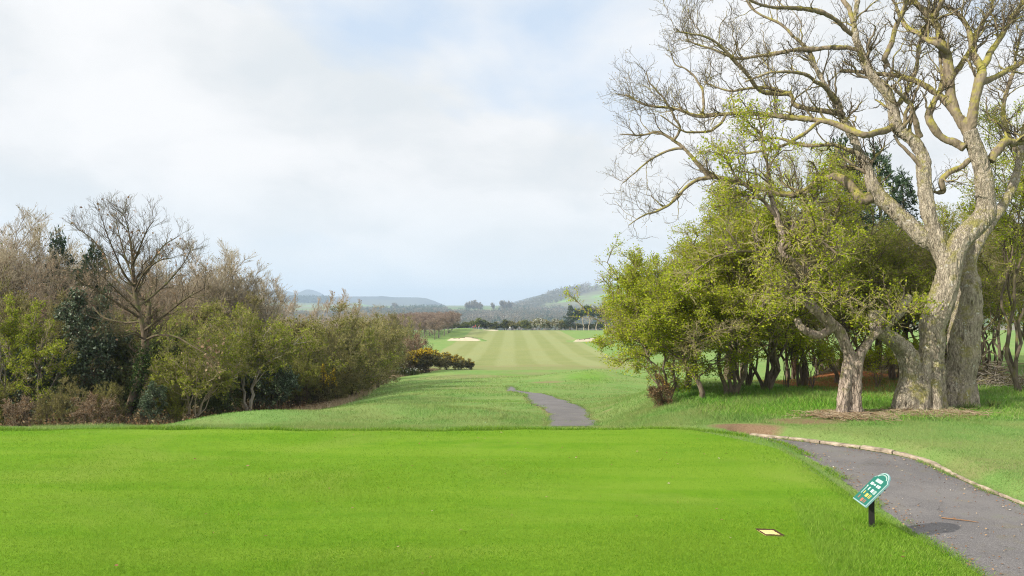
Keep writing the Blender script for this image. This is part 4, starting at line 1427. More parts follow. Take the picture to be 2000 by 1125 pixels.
thick = [(LP[i], LR[i]) for i in range(len(lim))]
g = Geo()
fat = []
for P, R in thick:
    R[:] = R * .90
    sp2 = spline(np.column_stack([P, R]), 48)
    rr = np.maximum(sp2[:, 3], .006) * (1 + .06 * np.sin(np.arange(48) * .7 + P[0, 0] * 9) + .03 * np.sin(np.arange(48) * 1.7))
    k = int(np.argmax(rr < .034)) if np.any(rr < .034) else 48
    if k > 4:
        fat.append((sp2[:k, :3], rr[:k]))
    a0 = max(k - 3, 0)
    if 48 - a0 > 3:
        closed_tube(g, sp2[a0:, :3], rr[a0:], 9)
obj('limbs', fused('oak_limbs', fat, .017, B_OAKTWIG, .011, 12, 61), oak)
obj('outer_limbs', g.mesh('oak_outer_limbs', [B_OAKTWIG]), oak)
# the finer branching, level by level
allP = np.concatenate([LP, np.array([spline(np.column_stack([P, R]), NL)[:, :3] for P, R in core[1:]])])
allR = np.concatenate([LR, np.array([spline(np.column_stack([P, R]), NL)[:, 3] for P, R in core[1:]])])
oc = np.array([-1.5, 0, 4.0])
sel = np.r_[np.arange(len(lim)), np.arange(len(lim), len(allP))]
O2, Q2 = side_shoots(allP, allR, 400, ro, 1.05, 9, .25, .30, .40, oc, .3, .10, .42, .0065, .35, .10, .6)
O3, Q3 = side_shoots(np.concatenate([O2]), Q2, 2200, ro, .60, 7, .12, .32, .45, oc, .3, .11, .5, .0042, .5, .16)
O3b, Q3b = side_shoots(LP, LR, 300, ro, .5, 7, .35, .3, .5, oc, .3, .15, .3, .0046, .5, .16)
O3 = np.concatenate([O3, O3b]); Q3 = np.concatenate([Q3, Q3b])
O4, Q4 = side_shoots(O3, Q3, 12500, ro, .24, 5, .15, .34, .5, oc, .2, .09, .5, .0027, .8, .18)
g = Geo()
g.tube(O2, Q2, 6)
obj('branches', g.mesh('oak_branches', [B_OAKTWIG]), oak)
g = Geo()
g.tube(O3, Q3, 4); g.tube(O4, Q4, 3)
obj('twigs', g.mesh('oak_twigs', [B_OAKFINE]), oak)
nb = O4[:, -1] + ro.normal(0, .004, O4[:, -1].shape)
v, q = leaf_quads(nb, .020, ro, 0, 1.4)
obj('buds', mesh_np('oak_buds', v, q, mats=[B_TWIG], smooth=False), oak)

# ------------------------------------------------------------------ the old gnarled hawthorn in front of it
YG = 17.6
gx0 = U2X(1661, YG)
GB = np.array([gx0, YG, float(ground_z(np.array([gx0]), np.array([YG]))[0])])
gn = thing('gnarled_hawthorn', 'old pale hawthorn with a hollow twisted trunk leaning close against the great oak', 'tree', GB)
TG = lambda pts, n=20: trace(pts, n, YG, GB)
gl = [
    TG([(1662, 832, 0, 26), (1661, 808, 0, 21), (1659, 780, 0, 20), (1660, 747, 0, 18), (1663, 715, 0, 16), (1660, 695, 0, 11), (1652, 675, 0, 10), (1640, 648, .0, 12), (1625, 634, -.05, 11), (1608, 619, -.1, 10), (1590, 604, -.1, 10), (1580, 590, -.1, 10), (1576, 570, -.1, 9), (1566, 539, -.1, 9), (1546, 514, -.15, 9), (1526, 490, -.2, 7), (1527, 460, -.2, 7), (1518, 425, -.2, 5), (1505, 385, -.2, 4)], 60),
    TG([(1672, 735, -.05, 11), (1680, 696, -.1, 9), (1692, 674, -.1, 8), (1706, 655, 0, 7), (1722, 640, .1, 6)], 16),
    TG([(1645, 812, -.2, 10), (1648, 770, -.18, 11), (1655, 720, -.12, 8)], 8),
    TG([(1676, 818, -.15, 10), (1672, 770, -.12, 10), (1674, 725, -.08, 8)], 8),
    TG([(1694, 824, .0, 6), (1678, 806, .0, 10), (1668, 780, .0, 10)], 8),
    TG([(1628, 640, -.05, 9), (1612, 650, -.1, 7.5), (1598, 655, -.15, 7), (1578, 648, -.2, 7), (1562, 636, -.2, 6.5), (1557, 622, -.2, 4.5)], 16),
]
obj('trunk', fused('gnarled_trunk', gl, .015, B_GNARL, .024, 13, 21), gn)
rg2 = np.random.default_rng(31)
gp = np.array([spline(np.column_stack([P, R]), 14) for P, R in (gl[0], gl[1], gl[5])])
GPp, GRr = gp[:, :, :3], gp[:, :, 3]
gtops = []
for pts in ([(1576, 572, -.1, 6), (1560, 560, -.6, 4), (1530, 575, -1, 3), (1490, 570, -1.2, 2)], [(1546, 514, -.15, 6), (1510, 500, -.5, 4), (1460, 490, -.9, 3), (1400, 500, -1.1, 2), (1350, 535, -1.2, 1.5)],
            [(1527, 461, -.2, 6), (1560, 430, .2, 4), (1590, 400, .5, 3), (1600, 350, .7, 2)], [(1518, 425, -.2, 4), (1480, 380, -.4, 3), (1440, 350, -.5, 2.5), (1420, 310, -.6, 1.5)],
            [(1505, 385, -.2, 4), (1500, 330, 0, 3), (1490, 270, .2, 2), (1480, 220, .3, 1.2)], [(1526, 490, -.2, 5), (1555, 470, -.4, 4), (1600, 470, -.8, 3), (1640, 500, -1, 2)],
            [(1608, 619, -.1, 5), (1630, 590, -.5, 3), (1660, 580, -.8, 2), (1690, 600, -1, 1.2)], [(1722, 640, .1, 5), (1740, 620, -.4, 3), (1755, 600, -.6, 2), (1765, 610, -.8, 1.2)],
            [(1566, 539, -.1, 6), (1590, 510, .6, 4), (1620, 450, 1.0, 3), (1640, 400, 1.2, 2)]):
    P, R = TG(pts, 10); gtops.append((P, R))
G1 = np.array([p for p, r in gtops]); G1R = np.array([r for p, r in gtops])
G2, G2R = side_shoots(G1, G1R, 230, rg2, .85, 6, .15, .2, .5, None, 0, .13, .6, .007)
G3, G3R = side_shoots(G2, G2R, 2600, rg2, .36, 4, .1, .2, .5, None, 0, .12, .6, .0045)
g = Geo(); g.tube(G1, G1R, 7); g.tube(G2, G2R, 5)
obj('branches', g.mesh('gnarled_branches', [B_HAW]), gn)
g = Geo(); g.tube(G3, G3R, 3)
obj('twigs', g.mesh('gnarled_twigs', [B_HAWTWIG]), gn)
n = 15000
bb, TT_, _ = pick(G3, G3R, rg2.integers(0, len(G3), n), rg2.uniform(.2, 1, n))
bb = bb + rg2.normal(0, .04, bb.shape)
bb = bb[clumpy(bb, rg2, .4, .75)]
v, q = leaf_quads(bb, .040, rg2, .5, 1.3)
obj('foliage', mesh_np('gnarled_foliage', v, q, mats=[L_HAW], smooth=False), gn)

# dry stalks and bare litter round both feet
rs = np.random.default_rng(41)
n = 3400
cx_ = np.where(rs.random(n) < .55, U2X(1655, 17.4), U2X(1800, 18.0)) + rs.normal(0, .42, n)
cy_ = np.where(cx_ < U2X(1720, 17.6), 17.25, 17.7) + rs.normal(0, .26, n)
a = rs.uniform(0, 6.283, n); L = rs.uniform(.10, .38, n)
p0 = np.column_stack([cx_, cy_, ground_z(cx_, cy_) + rs.uniform(.02, .07, n)])
p1 = p0 + np.column_stack([np.cos(a) * L, np.sin(a) * L, rs.normal(.0, .025, n)])
Pm = curves(p0, p1, p1 - p0 + [0, 0, .05], 4, rs, .08)
g = Geo(); g.tube(Pm, np.full((n, 4), .0045), 3)
obj('dry_stalks', g.mesh('dry_stalks', [L_STRAW]), kind='stuff')

# ------------------------------------------------------------------ right-hand thicket: hawthorns in young leaf
HK = dict(zmin=-.95, bias=.7, t0=.12, bark=B_HAW, twig=B_HAWTWIG, leaf=L_HAW, sides=(9, 5, 4), twr=(.008, .0048))
right = [
    # u, depth, width px, top row, proto settings, label
    (1300, 21.4, 275, 484, dict(seed=101, H=4.4, W=3.6, cb=.08, stems=(5, .34, .50, 0.041), n1=46, n2=620, n3=5200, nleaf=40000, lsize=.034, lean=(-.35, 0), spiky=.12, keep=.86),
     'bushy light green hawthorn at the open end of the thicket, nearest the winding fairway path'),
    (1372, 20.9, 290, 520, dict(seed=102, H=4.2, W=3.4, cb=.10, stems=(2, .25, .55, 0.058), n1=38, n2=480, n3=4200, nleaf=30000, lsize=.034, lean=(-.2, 0), spiky=.1, keep=.8),
     'low hawthorn on two pale crooked trunks beside the small brown gorse clump'),
    (1425, 21.6, 340, 425, dict(seed=103, H=5.2, W=4.0, cb=.14, stems=(4, .30, .55, 0.061), n1=46, n2=620, n3=5200, nleaf=40000, lsize=.035, spiky=.12, keep=.82),
     'hawthorn with a thick light-barked foot and dry grass tuft at its base'),
    (1500, 22.4, 370, 345, dict(seed=104, H=6.2, W=4.6, cb=.18, stems=(9, .40, .50, 0.051), n1=52, n2=700, n3=5800, nleaf=40000, lsize=.035, spiky=.14, keep=.8),
     'tall many-stemmed hawthorn whose dark trunks fan out beside the reddish bare earth'),
    (1338, 23.4, 285, 470, dict(seed=112, H=5.0, W=4.4, cb=.12, stems=(6, .40, .50, 0.048), n1=46, n2=620, n3=5200, nleaf=34000, lsize=.036, spiky=.12, keep=.9),
     'rounded hawthorn standing second in depth between the corner hawthorn and the crooked pale trunks'),
    (1458, 24.2, 330, 410, dict(seed=113, H=6.0, W=5.2, cb=.14, stems=(7, .40, .50, 0.051), n1=48, n2=640, n3=5400, nleaf=36000, lsize=.037, spiky=.12, keep=.88),
     'broad hawthorn behind the thick light-barked one, filling the middle of the thicket'),
    (1565, 24.5, 310, 250, dict(seed=105, H=8.2, W=5.6, cb=.26, stems=(4, .30, .55, 0.068), n1=52, n2=720, n3=5400, nleaf=28000, lsize=.036, spiky=.2, keep=.62),
     'tallest thin-leaved hawthorn reaching up among the bare oak limbs'),
    (1640, 25.5, 380, 395, dict(seed=106, H=6.0, W=5.4, cb=.12, stems=(6, .35, .5, 0.054), n1=46, n2=620, n3=5000, nleaf=30000, lsize=.040, spiky=.1, keep=.8, leaf=L_HAW2),
     'dull green hawthorn behind the gnarled pale trunk, over the red earth bank'),
    (1748, 26.5, 360, 425, dict(seed=107, H=5.6, W=5.6, cb=.10, stems=(6, .35, .5, 0.054), n1=46, n2=620, n3=5000, nleaf=30000, lsize=.040, spiky=.1, keep=.85, leaf=L_HAW2),
     'shaded hawthorn filling the gap directly behind the broken oak limb'),
    (1850, 28.0, 320, 380, dict(seed=108, H=6.6, W=5.8, cb=.30, stems=(6, .35, .5, 0.054), n1=46, n2=640, n3=5000, nleaf=24000, lsize=.040, spiky=.15, keep=.8, leaf=L_HAW2),
     'twiggy hawthorn whose top shows between the two upper forks of the oak'),
    (1992, 22.5, 260, 190, dict(seed=109, H=8.4, W=3.8, cb=.22, stems=(5, .35, .55, 0.068), n1=52, n2=700, n3=5200, nleaf=26000, lsize=.036, spiky=.15, keep=.75, lean=(.2, 0)),
     'yellow-green hawthorn at the edge of the view, overlapping the oak twigs'),
    (1936, 25.0, 250, 430, dict(seed=110, H=5.4, W=4.2, cb=.36, stems=(9, .42, .55, 0.058), n1=46, n2=560, n3=4400, nleaf=15000, lsize=.038, spiky=.1, keep=.7, leaf=L_HAW2),
     'dark multi-stemmed hawthorn standing over the pile of dead branches'),
]
for u, y, wpx, vt, kw, lab in right:
    st = dict(HK); st.update(kw)
    pr = grow('hawthorn_tree', 'tree', **st)
    set_plant(pr, u, y, wpx, vt, lab, 'hawthorns of the thicket by the oak', rz=0)
# farther rows behind, seen through the gaps
back = grow('thicket_tree', 'tree', 111, H=6, W=5, cb=.16, stems=(6, .4, .5, .06), n1=44, n2=600, n3=4600, nleaf=15000, lsize=.06, leaf=L_HAW2, bark=B_HAW, twig=B_HAWTWIG, sides=(7, 5, 3), twr=(.009, .006), keep=.85)
for u, y, wpx, vt, lab in [
    (1445, 29.5, 250, 440, 'shadowy green thicket tree behind the many-stemmed hawthorn'),
    (1545, 31.0, 260, 455, 'shadowy green thicket tree behind the tallest thin-leaved hawthorn'),
    (1690, 32.0, 270, 440, 'shadowy green thicket tree glimpsed above the red earth bank'),
    (1800, 33.0, 260, 450, 'shadowy green thicket tree behind the main oak trunk'),
    (1905, 31.0, 260, 430, 'shadowy green thicket tree behind the second oak trunk'),
    (2010, 33.0, 280, 400, 'shadowy green thicket tree past the dark multi-stemmed hawthorn'),
    (1600, 38.0, 240, 470, 'farther thicket tree, deep in the shade between hawthorn and pine'),
]:
    set_plant(back, u, y, wpx, vt, lab, 'back rows of the right thicket')
pine = grow_pine('pine_tree', 'tree', 121, H=10, W=5, cb=.15, whorls=18, leaf=L_PINE, bark=B_DARK, dens=15000, nsize=.20)
for u, y, wpx, vt, lab in [(1655, 34, 200, 268, 'dark blue-green pine with its tip showing behind the leaning oak limb'),
                           (1712, 35, 170, 290, 'bluish pine standing close beside the taller dark pine'),
                           (1765, 37, 120, 335, 'lowest pine tip, seen against the sky between two oak limbs'),
                           (1420, 33, 210, 372, 'dark conifer almost buried in hawthorn leaves near the thicket top')]:
    set_plant(pine, u, y, wpx, vt, lab, 'pines behind the thicket')
# low undergrowth shoots in the shade of the thicket
under = grow('young_elder', 'shrub', 131, H=1.8, W=1.6, cb=.1, stems=(7, .5, .6, .018), n1=22, n2=200, n3=900, nleaf=2600, lsize=.042, leaf=L_HAW, bark=B_HAW, twig=B_HAWTWIG, keep=.9, sides=(5, 4, 3))
for u, y, wpx, vt, lab in [(1585, 23.5, 110, 640, 'leafy young elder shrub below the gnarled hawthorn branches'), (1640, 24.0, 70, 660, 'thin young elder shrub just behind the pale hollow trunk'),
                           (1535, 23.5, 100, 610, 'young elder shrub beside the fan of dark stems'), (1712, 24, 90, 665, 'young elder shrub in front of the oak foot, by the red earth'),
                           (1765, 25.5, 80, 640, 'young elder shrub hidden behind the swollen oak foot')]:
    set_plant(under, u, y, wpx, vt, lab, 'young elders under the thicket')
# pile of dead branches
rb = np.random.default_rng(51)
pyb = 24.2
pbx = U2X(1925, pyb)
pb = thing('brush_pile', 'heap of cut dead branches lying under the dark hawthorn beside the oak', 'brush pile', (pbx, pyb, float(ground_z(np.array([pbx]), np.array([pyb]))[0])))
n = 260
hx = rb.normal(0, .55, n); hz = np.abs(rb.normal(0, .42, n)) * np.exp(-(hx / .9) ** 2)
c0 = np.column_stack([hx, rb.normal(0, .45, n), hz + .03])
a = rb.uniform(0, 6.283, n); L = rb.uniform(.3, 1.1, n)
d = np.column_stack([np.cos(a), np.sin(a) * .6, rb.normal(.1, .28, n)])
p0 = c0 - d * L[:, None] / 2; p1 = c0 + d * L[:, None] / 2
p0[:, 2] = np.maximum(p0[:, 2], .01); p1[:, 2] = np.maximum(p1[:, 2], .01)
g = Geo(); g.tube(curves(p0, p1, p1 - p0, 6, rb, .09), taper(rb.uniform(.008, .032, n), np.full(n, .005), 6), 5)
obj('branches', g.mesh('brush_branches', [B_HAW]), pb)
g = Geo()
n = 500
hx = rb.normal(0, .6, n)
p0 = np.column_stack([hx, rb.normal(-.1, .5, n), np.abs(rb.normal(0, .3, n)) * np.exp(-(hx / .9) ** 2) + .02]); p1 = p0 + rb.normal(0, .25, (n, 3)) * [1, .8, .7]
p1[:, 2] = np.maximum(p1[:, 2], .01)
g.tube(curves(p0, p1, p1 - p0, 4, rb, .1), np.full((n, 4), .006), 3)
obj('twigs', g.mesh('brush_twigs', [B_PALE]), pb)
# leafy tufts of lily by the second trunk
rt = np.random.default_rng(61)
for u, v, lab in [(1935, 796, 'strap-leaved dark green tuft at the foot of the second oak trunk'), (1890, 800, 'small grassy tuft pressed against the roots of the second oak trunk')]:
    lx, ly = px_ground(u, v)
    n = 90
    a = rt.uniform(0, 6.283, n); L = rt.uniform(.18, .38, n)
    p0 = np.column_stack([np.cos(a) * .03, np.sin(a) * .03, np.zeros(n)]); el_ = rt.uniform(.3, 1.2, n)
    p1 = p0 + np.column_stack([np.cos(a) * np.cos(el_), np.sin(a) * np.cos(el_), np.sin(el_) * .75]) * L[:, None]
    P = curves(p0, p1, np.column_stack([np.cos(a), np.sin(a), np.full(n, 2.)]), 5, rt, .02, .25)
    w2 = np.stack([-np.sin(a), np.cos(a), 0 * a], 1)[:, None] * np.array([.009, .010, .009, .006, .001])[None, :, None]
    v_ = np.stack([P - w2, P + w2], 2).reshape(-1, 3)
    k = np.arange(n * 10).reshape(n, 5, 2)
    q = np.stack([k[:, :-1, 0], k[:, :-1, 1], k[:, 1:, 1], k[:, 1:, 0]], -1).reshape(-1, 4)
    o = obj('leafy_tuft', mesh_np('leafy_tuft', v_, q, mats=[L_DGREEN], smooth=True))
    o.location = (lx, ly, float(ground_z(np.array([lx]), np.array([ly]))[0]))
    o['label'] = lab; o['category'] = 'plant'; o['group'] = 'leafy tufts by the oak'
# brown gorse clump at the corner of the thicket
GK = dict(bark=B_DARK, twig=B_OLIVE, leaf=L_GORSE, stems=(7, .6, .6, .022), n1=36, n2=420, n3=2600, sides=(5, 4, 3), twr=(.010, .007), up3=.6, fwd3=.8, l2=.32, l3=.16, cb=.0, zmin=-.95, bias=.15, t0=.04, inner=.35)
pr = grow('gorse_bush', 'gorse', 141, H=1.1, W=1.2, nleaf=6000, lsize=.026, leafname='foliage', flower=L_FLOWER, nflower=240, fsize=.03, **{**GK, 'leaf': L_BRACKEN, 'twig': B_DARK, 'twr': (.006, .004)})
set_plant(pr, 1288, 20.3, 62, 738, 'small brown gorse clump with a few yellow flowers under the first hawthorn', rz=2.6)

# ------------------------------------------------------------------ left wood: the lone bare oak in front
YL = 31.0
lx = U2X(250, YL)
LB = np.array([lx, YL, float(ground_z(np.array([lx]), np.array([YL]))[0])])
lo = thing('bare_tree', 'tall bare spreading oak with a leaning trunk, standing in front of the left wood', 'tree', LB)
TL = lambda pts, n=14: trace(pts, n, YL, LB)
base_v = 597 + F * (CAM_H - LB[2]) / YL
tr = [TL([(247, base_v + 12, 0, 12), (248, base_v - 6, 0, 10), (253, 800, 0, 9), (263, 765, 0, 8), (276, 725, 0, 6.6), (283, 690, 0, 6), (284, 650, 0, 5.6), (276, 610, 0, 5), (268, 580, 0, 4.8), (262, 540, 0, 4), (259, 490, 0, 2.8), (252, 440, 0, 1.8), (240, 398, 0, .9)], 40)]
obj('trunk', fused('bare_trunk', tr, .024, B_DARK, .007, 9, 41), lo)
ll = [TL(p) for p in (
    [(272, 612, 0, 5), (256, 600, -.4, 4.5), (222, 579, -.9, 4), (188, 558, -1.4, 3), (150, 541, -1.8, 1.5)],
    [(266, 575, 0, 5), (250, 560, .4, 4.5), (215, 525, .8, 4), (200, 484, 1.2, 3), (171, 451, 1.6, 2), (143, 433, 1.8, 1.2)],
    [(263, 550, 0, 4), (240, 520, -.8, 3.5), (222, 480, -1.4, 3), (205, 440, -1.8, 2), (195, 410, -2, 1.2)],
    [(266, 570, 0, 5), (280, 540, .3, 4), (299, 502, .6, 3.5), (324, 468, .9, 2.5), (356, 448, 1.2, 1.3)],
    [(260, 505, 0, 4), (275, 470, -.4, 3), (290, 435, -.8, 2.4), (305, 415, -1.0, 1.2)],
    [(281, 640, 0, 6), (307, 622, -.2, 5), (341, 596, -.5, 4.4), (376, 571, -.8, 3.4), (412, 552, -1.1, 1.6)],
    [(283, 660, 0, 5), (310, 648, -.7, 4.4), (350, 650, -1.3, 3.5), (390, 672, -1.8, 2.4), (425, 690, -2.2, 1.3)],
    [(276, 620, 0, 5), (240, 622, .5, 4), (195, 610, 1.0, 3), (170, 580, 1.4, 2), (150, 575, 1.6, 1.2)],
    [(283, 655, 0, 4), (262, 645, -.8, 3.5), (240, 650, -1.4, 3), (222, 640, -1.8, 1.5)],
    [(270, 590, 0, 4.5), (300, 570, 1.0, 4), (335, 540, 1.6, 3), (365, 505, 2.1, 2), (380, 480, 2.3, 1.2)],
    [(262, 540, 0, 4), (250, 505, 1.2, 3.4), (235, 460, 1.9, 2.5), (225, 415, 2.3, 1.3)],
    [(264, 560, 0, 4), (285, 520, -1.2, 3.4), (318, 495, -2.0, 2.6), (345, 490, -2.6, 1.4)],
    [(272, 600, 0, 4), (258, 585, -1.4, 3.5), (230, 560, -2.2, 2.8), (200, 530, -2.9, 1.5)])]
P1 = np.array([p for p, r in ll]); R1 = np.array([r for p, r in ll]) * .52
rb = np.random.default_rng(71)
lcen = np.array([.3, 0, 4.5])
S2, T2 = side_shoots(P1, R1, 230, rb, 1.25, 7, .15, .45, .55, lcen, .55, .055, .42, .006, .4)
S2t, T2t = side_shoots(np.array([spline(np.column_stack(tr[0]), 14)[7:, :3]]), np.array([spline(np.column_stack(tr[0]), 14)[7:, 3]]), 40, rb, 1.2, 7, .2, .5, .5, lcen, .3, .1, .4, .011, .4)
S2 = np.concatenate([S2, S2t]); T2 = np.concatenate([T2, T2t])
S3, T3 = side_shoots(S2, T2, 1500, rb, .62, 5, .12, .45, .6, lcen, .45, .05, .45, .0045, .5)
S4, T4 = side_shoots(S3, T3, 5200, rb, .30, 4, .15, .45, .6, lcen, .35, .05, .5, .0035, .7)
g = Geo(); g.tube(P1, R1, 7); g.tube(S2, T2, 5)
obj('branches', g.mesh('bare_branches', [B_DARK]), lo)
g = Geo(); g.tube(S3, T3, 3); g.tube(S4, T4, 3)
obj('twigs', g.mesh('bare_twigs', [B_DARK]), lo)
tips = S4[:, -1]
uu = tips + LB
low = (tips[:, 2] < 3.9) & (rb.random(len(tips)) < .30)
few = rb.random(len(tips)) < .03
v, q = leaf_quads(tips[low | few], .085, rb, .2, 1.4)
obj('dead_leaves', mesh_np('bare_leaves', v, q, mats=[L_RUSSET], smooth=False), lo)
n = 2600
it = rb.uniform(.17, .46, n)
sp_ = spline(np.column_stack(tr[0]), 60)
ib = (it * 59).astype(int)
bb = sp_[ib, :3] + rdir(rb, n) * (sp_[ib, 3:4] + rb.uniform(.02, .20, n)[:, None])
bb = bb[clumpy(bb, rb, .35, .7)]
v, q = leaf_quads(bb, .07, rb, .3, 1.2)
obj('ivy', mesh_np('bare_ivy', v, q, mats=[L_IVY], smooth=False), lo)

# ------------------------------------------------------------------ left wood: kinds of plant
BK = dict(sides=(7, 5, 3), twr=(.008, .0055), up3=.85, fwd3=.9, wt=.045)
bare = [grow('ash_tree', 'tree', 201 + i, H=9, W=4.6, cb=.22, stems=(2 + i, .35, .6, .085), n1=44, n2=560, n3=4200, bark=B_GREY, twig=[B_TWIG, B_TAN, B_TWIG][i], spiky=.25, inner=.35, l2=.36, l3=.17, leaf=L_RUSSET if i == 0 else L_OLIVE, nleaf=500, lsize=.06, **BK) for i in range(3)]
russet = grow('beech_tree', 'tree', 211, H=8, W=4.6, cb=.2, stems=(2, .35, .6, .085), n1=44, n2=560, n3=4600, bark=B_GREY, twig=B_RUSSET, spiky=.2, inner=.35, l2=.34, l3=.16, leaf=L_RUSSET, nleaf=1700, lsize=.055, **BK)
pale = grow('birch_sapling', 'tree', 212, H=6, W=2.4, cb=.15, stems=(2, .4, .85, .05), n1=26, n2=220, n3=1300, bark=B_PALE, twig=B_TAN, inner=.3, l2=.4, l3=.2, leaf=L_RUSSET, nleaf=160, lsize=.06, **BK)
OKK = dict(bark=B_DARK, twig=B_OLIVE, zmin=-.95, bias=.25, t0=.05, sides=(6, 5, 3), twr=(.011, .0075), spiky=.18, up3=.45)
olive = [grow('hawthorn_shrub', 'shrub', 221 + i, H=4.6, W=4.6, cb=.01, stems=(7, .55, .5, .05), n1=46, n2=560, n3=4200, leaf=[L_OLIVE, L_OLIVE, L_HAW2][i], nleaf=[11000, 8000, 12500][i], lsize=.062, keep=.85, **OKK) for i in range(3)]
holly = [grow('holly_tree', 'tree', 231 + i, H=5, W=3.4, cb=.0, zmin=-.95, bias=.3, t0=.04, stems=(2, .3, .7, .06), n1=46, n2=520, n3=3600, bark=B_DARK, twig=B_DARK, leaf=[L_HOLLY, L_DGREEN][i], nleaf=15000, lsize=.075, keep=.9, sides=(6, 5, 3), twr=(.010, .007)) for i in range(2)]
bright = grow('maple_sapling', 'tree', 241, H=4.6, W=2.6, cb=.22, stems=(3, .4, .7, .045), n1=30, n2=260, n3=1700, bark=B_GREY, twig=B_HAWTWIG, leaf=L_BRIGHT, nleaf=11000, lsize=.046, keep=.6, kscale=.35, sides=(6, 5, 3), twr=(.009, .006), inner=.3)
palestem = grow('hawthorn_tree', 'tree', 242, H=4.8, W=4.6, cb=.27, stems=(2, .22, .5, .10), n1=44, n2=560, n3=4200, bark=B_PALE, twig=B_OLIVE, leaf=L_HAW2, nleaf=11000, lsize=.062, keep=.85, sides=(7, 5, 3), twr=(.011, .0075), spiky=.12)
multistem = grow('hawthorn_tree', 'tree', 243, H=4.2, W=4.0, cb=.22, stems=(7, .45, .5, .055), n1=44, n2=520, n3=4000, bark=B_TAN, twig=B_OLIVE, leaf=L_HAW2, nleaf=11000, lsize=.06, keep=.8, sides=(6, 5, 3), twr=(.010, .007), spiky=.15)
brown = grow('bramble_bush', 'shrub', 244, H=3, W=3.6, cb=.0, zmin=-.95, bias=.2, t0=.05, stems=(7, .5, .6, .035), n1=40, n2=480, n3=3000, bark=B_DARK, twig=B_RUSSET, leaf=L_BRACKEN, nleaf=5000, lsize=.06, sides=(5, 4, 3), twr=(.011, .008), spiky=.15)
gorse = [grow('gorse_bush', 'gorse', 251 + i, H=2.4, W=3.4, nleaf=15000, lsize=.055, flower=L_FLOWER, nflower=[3600, 900][i], fsize=.10, **GK) for i in range(2)]

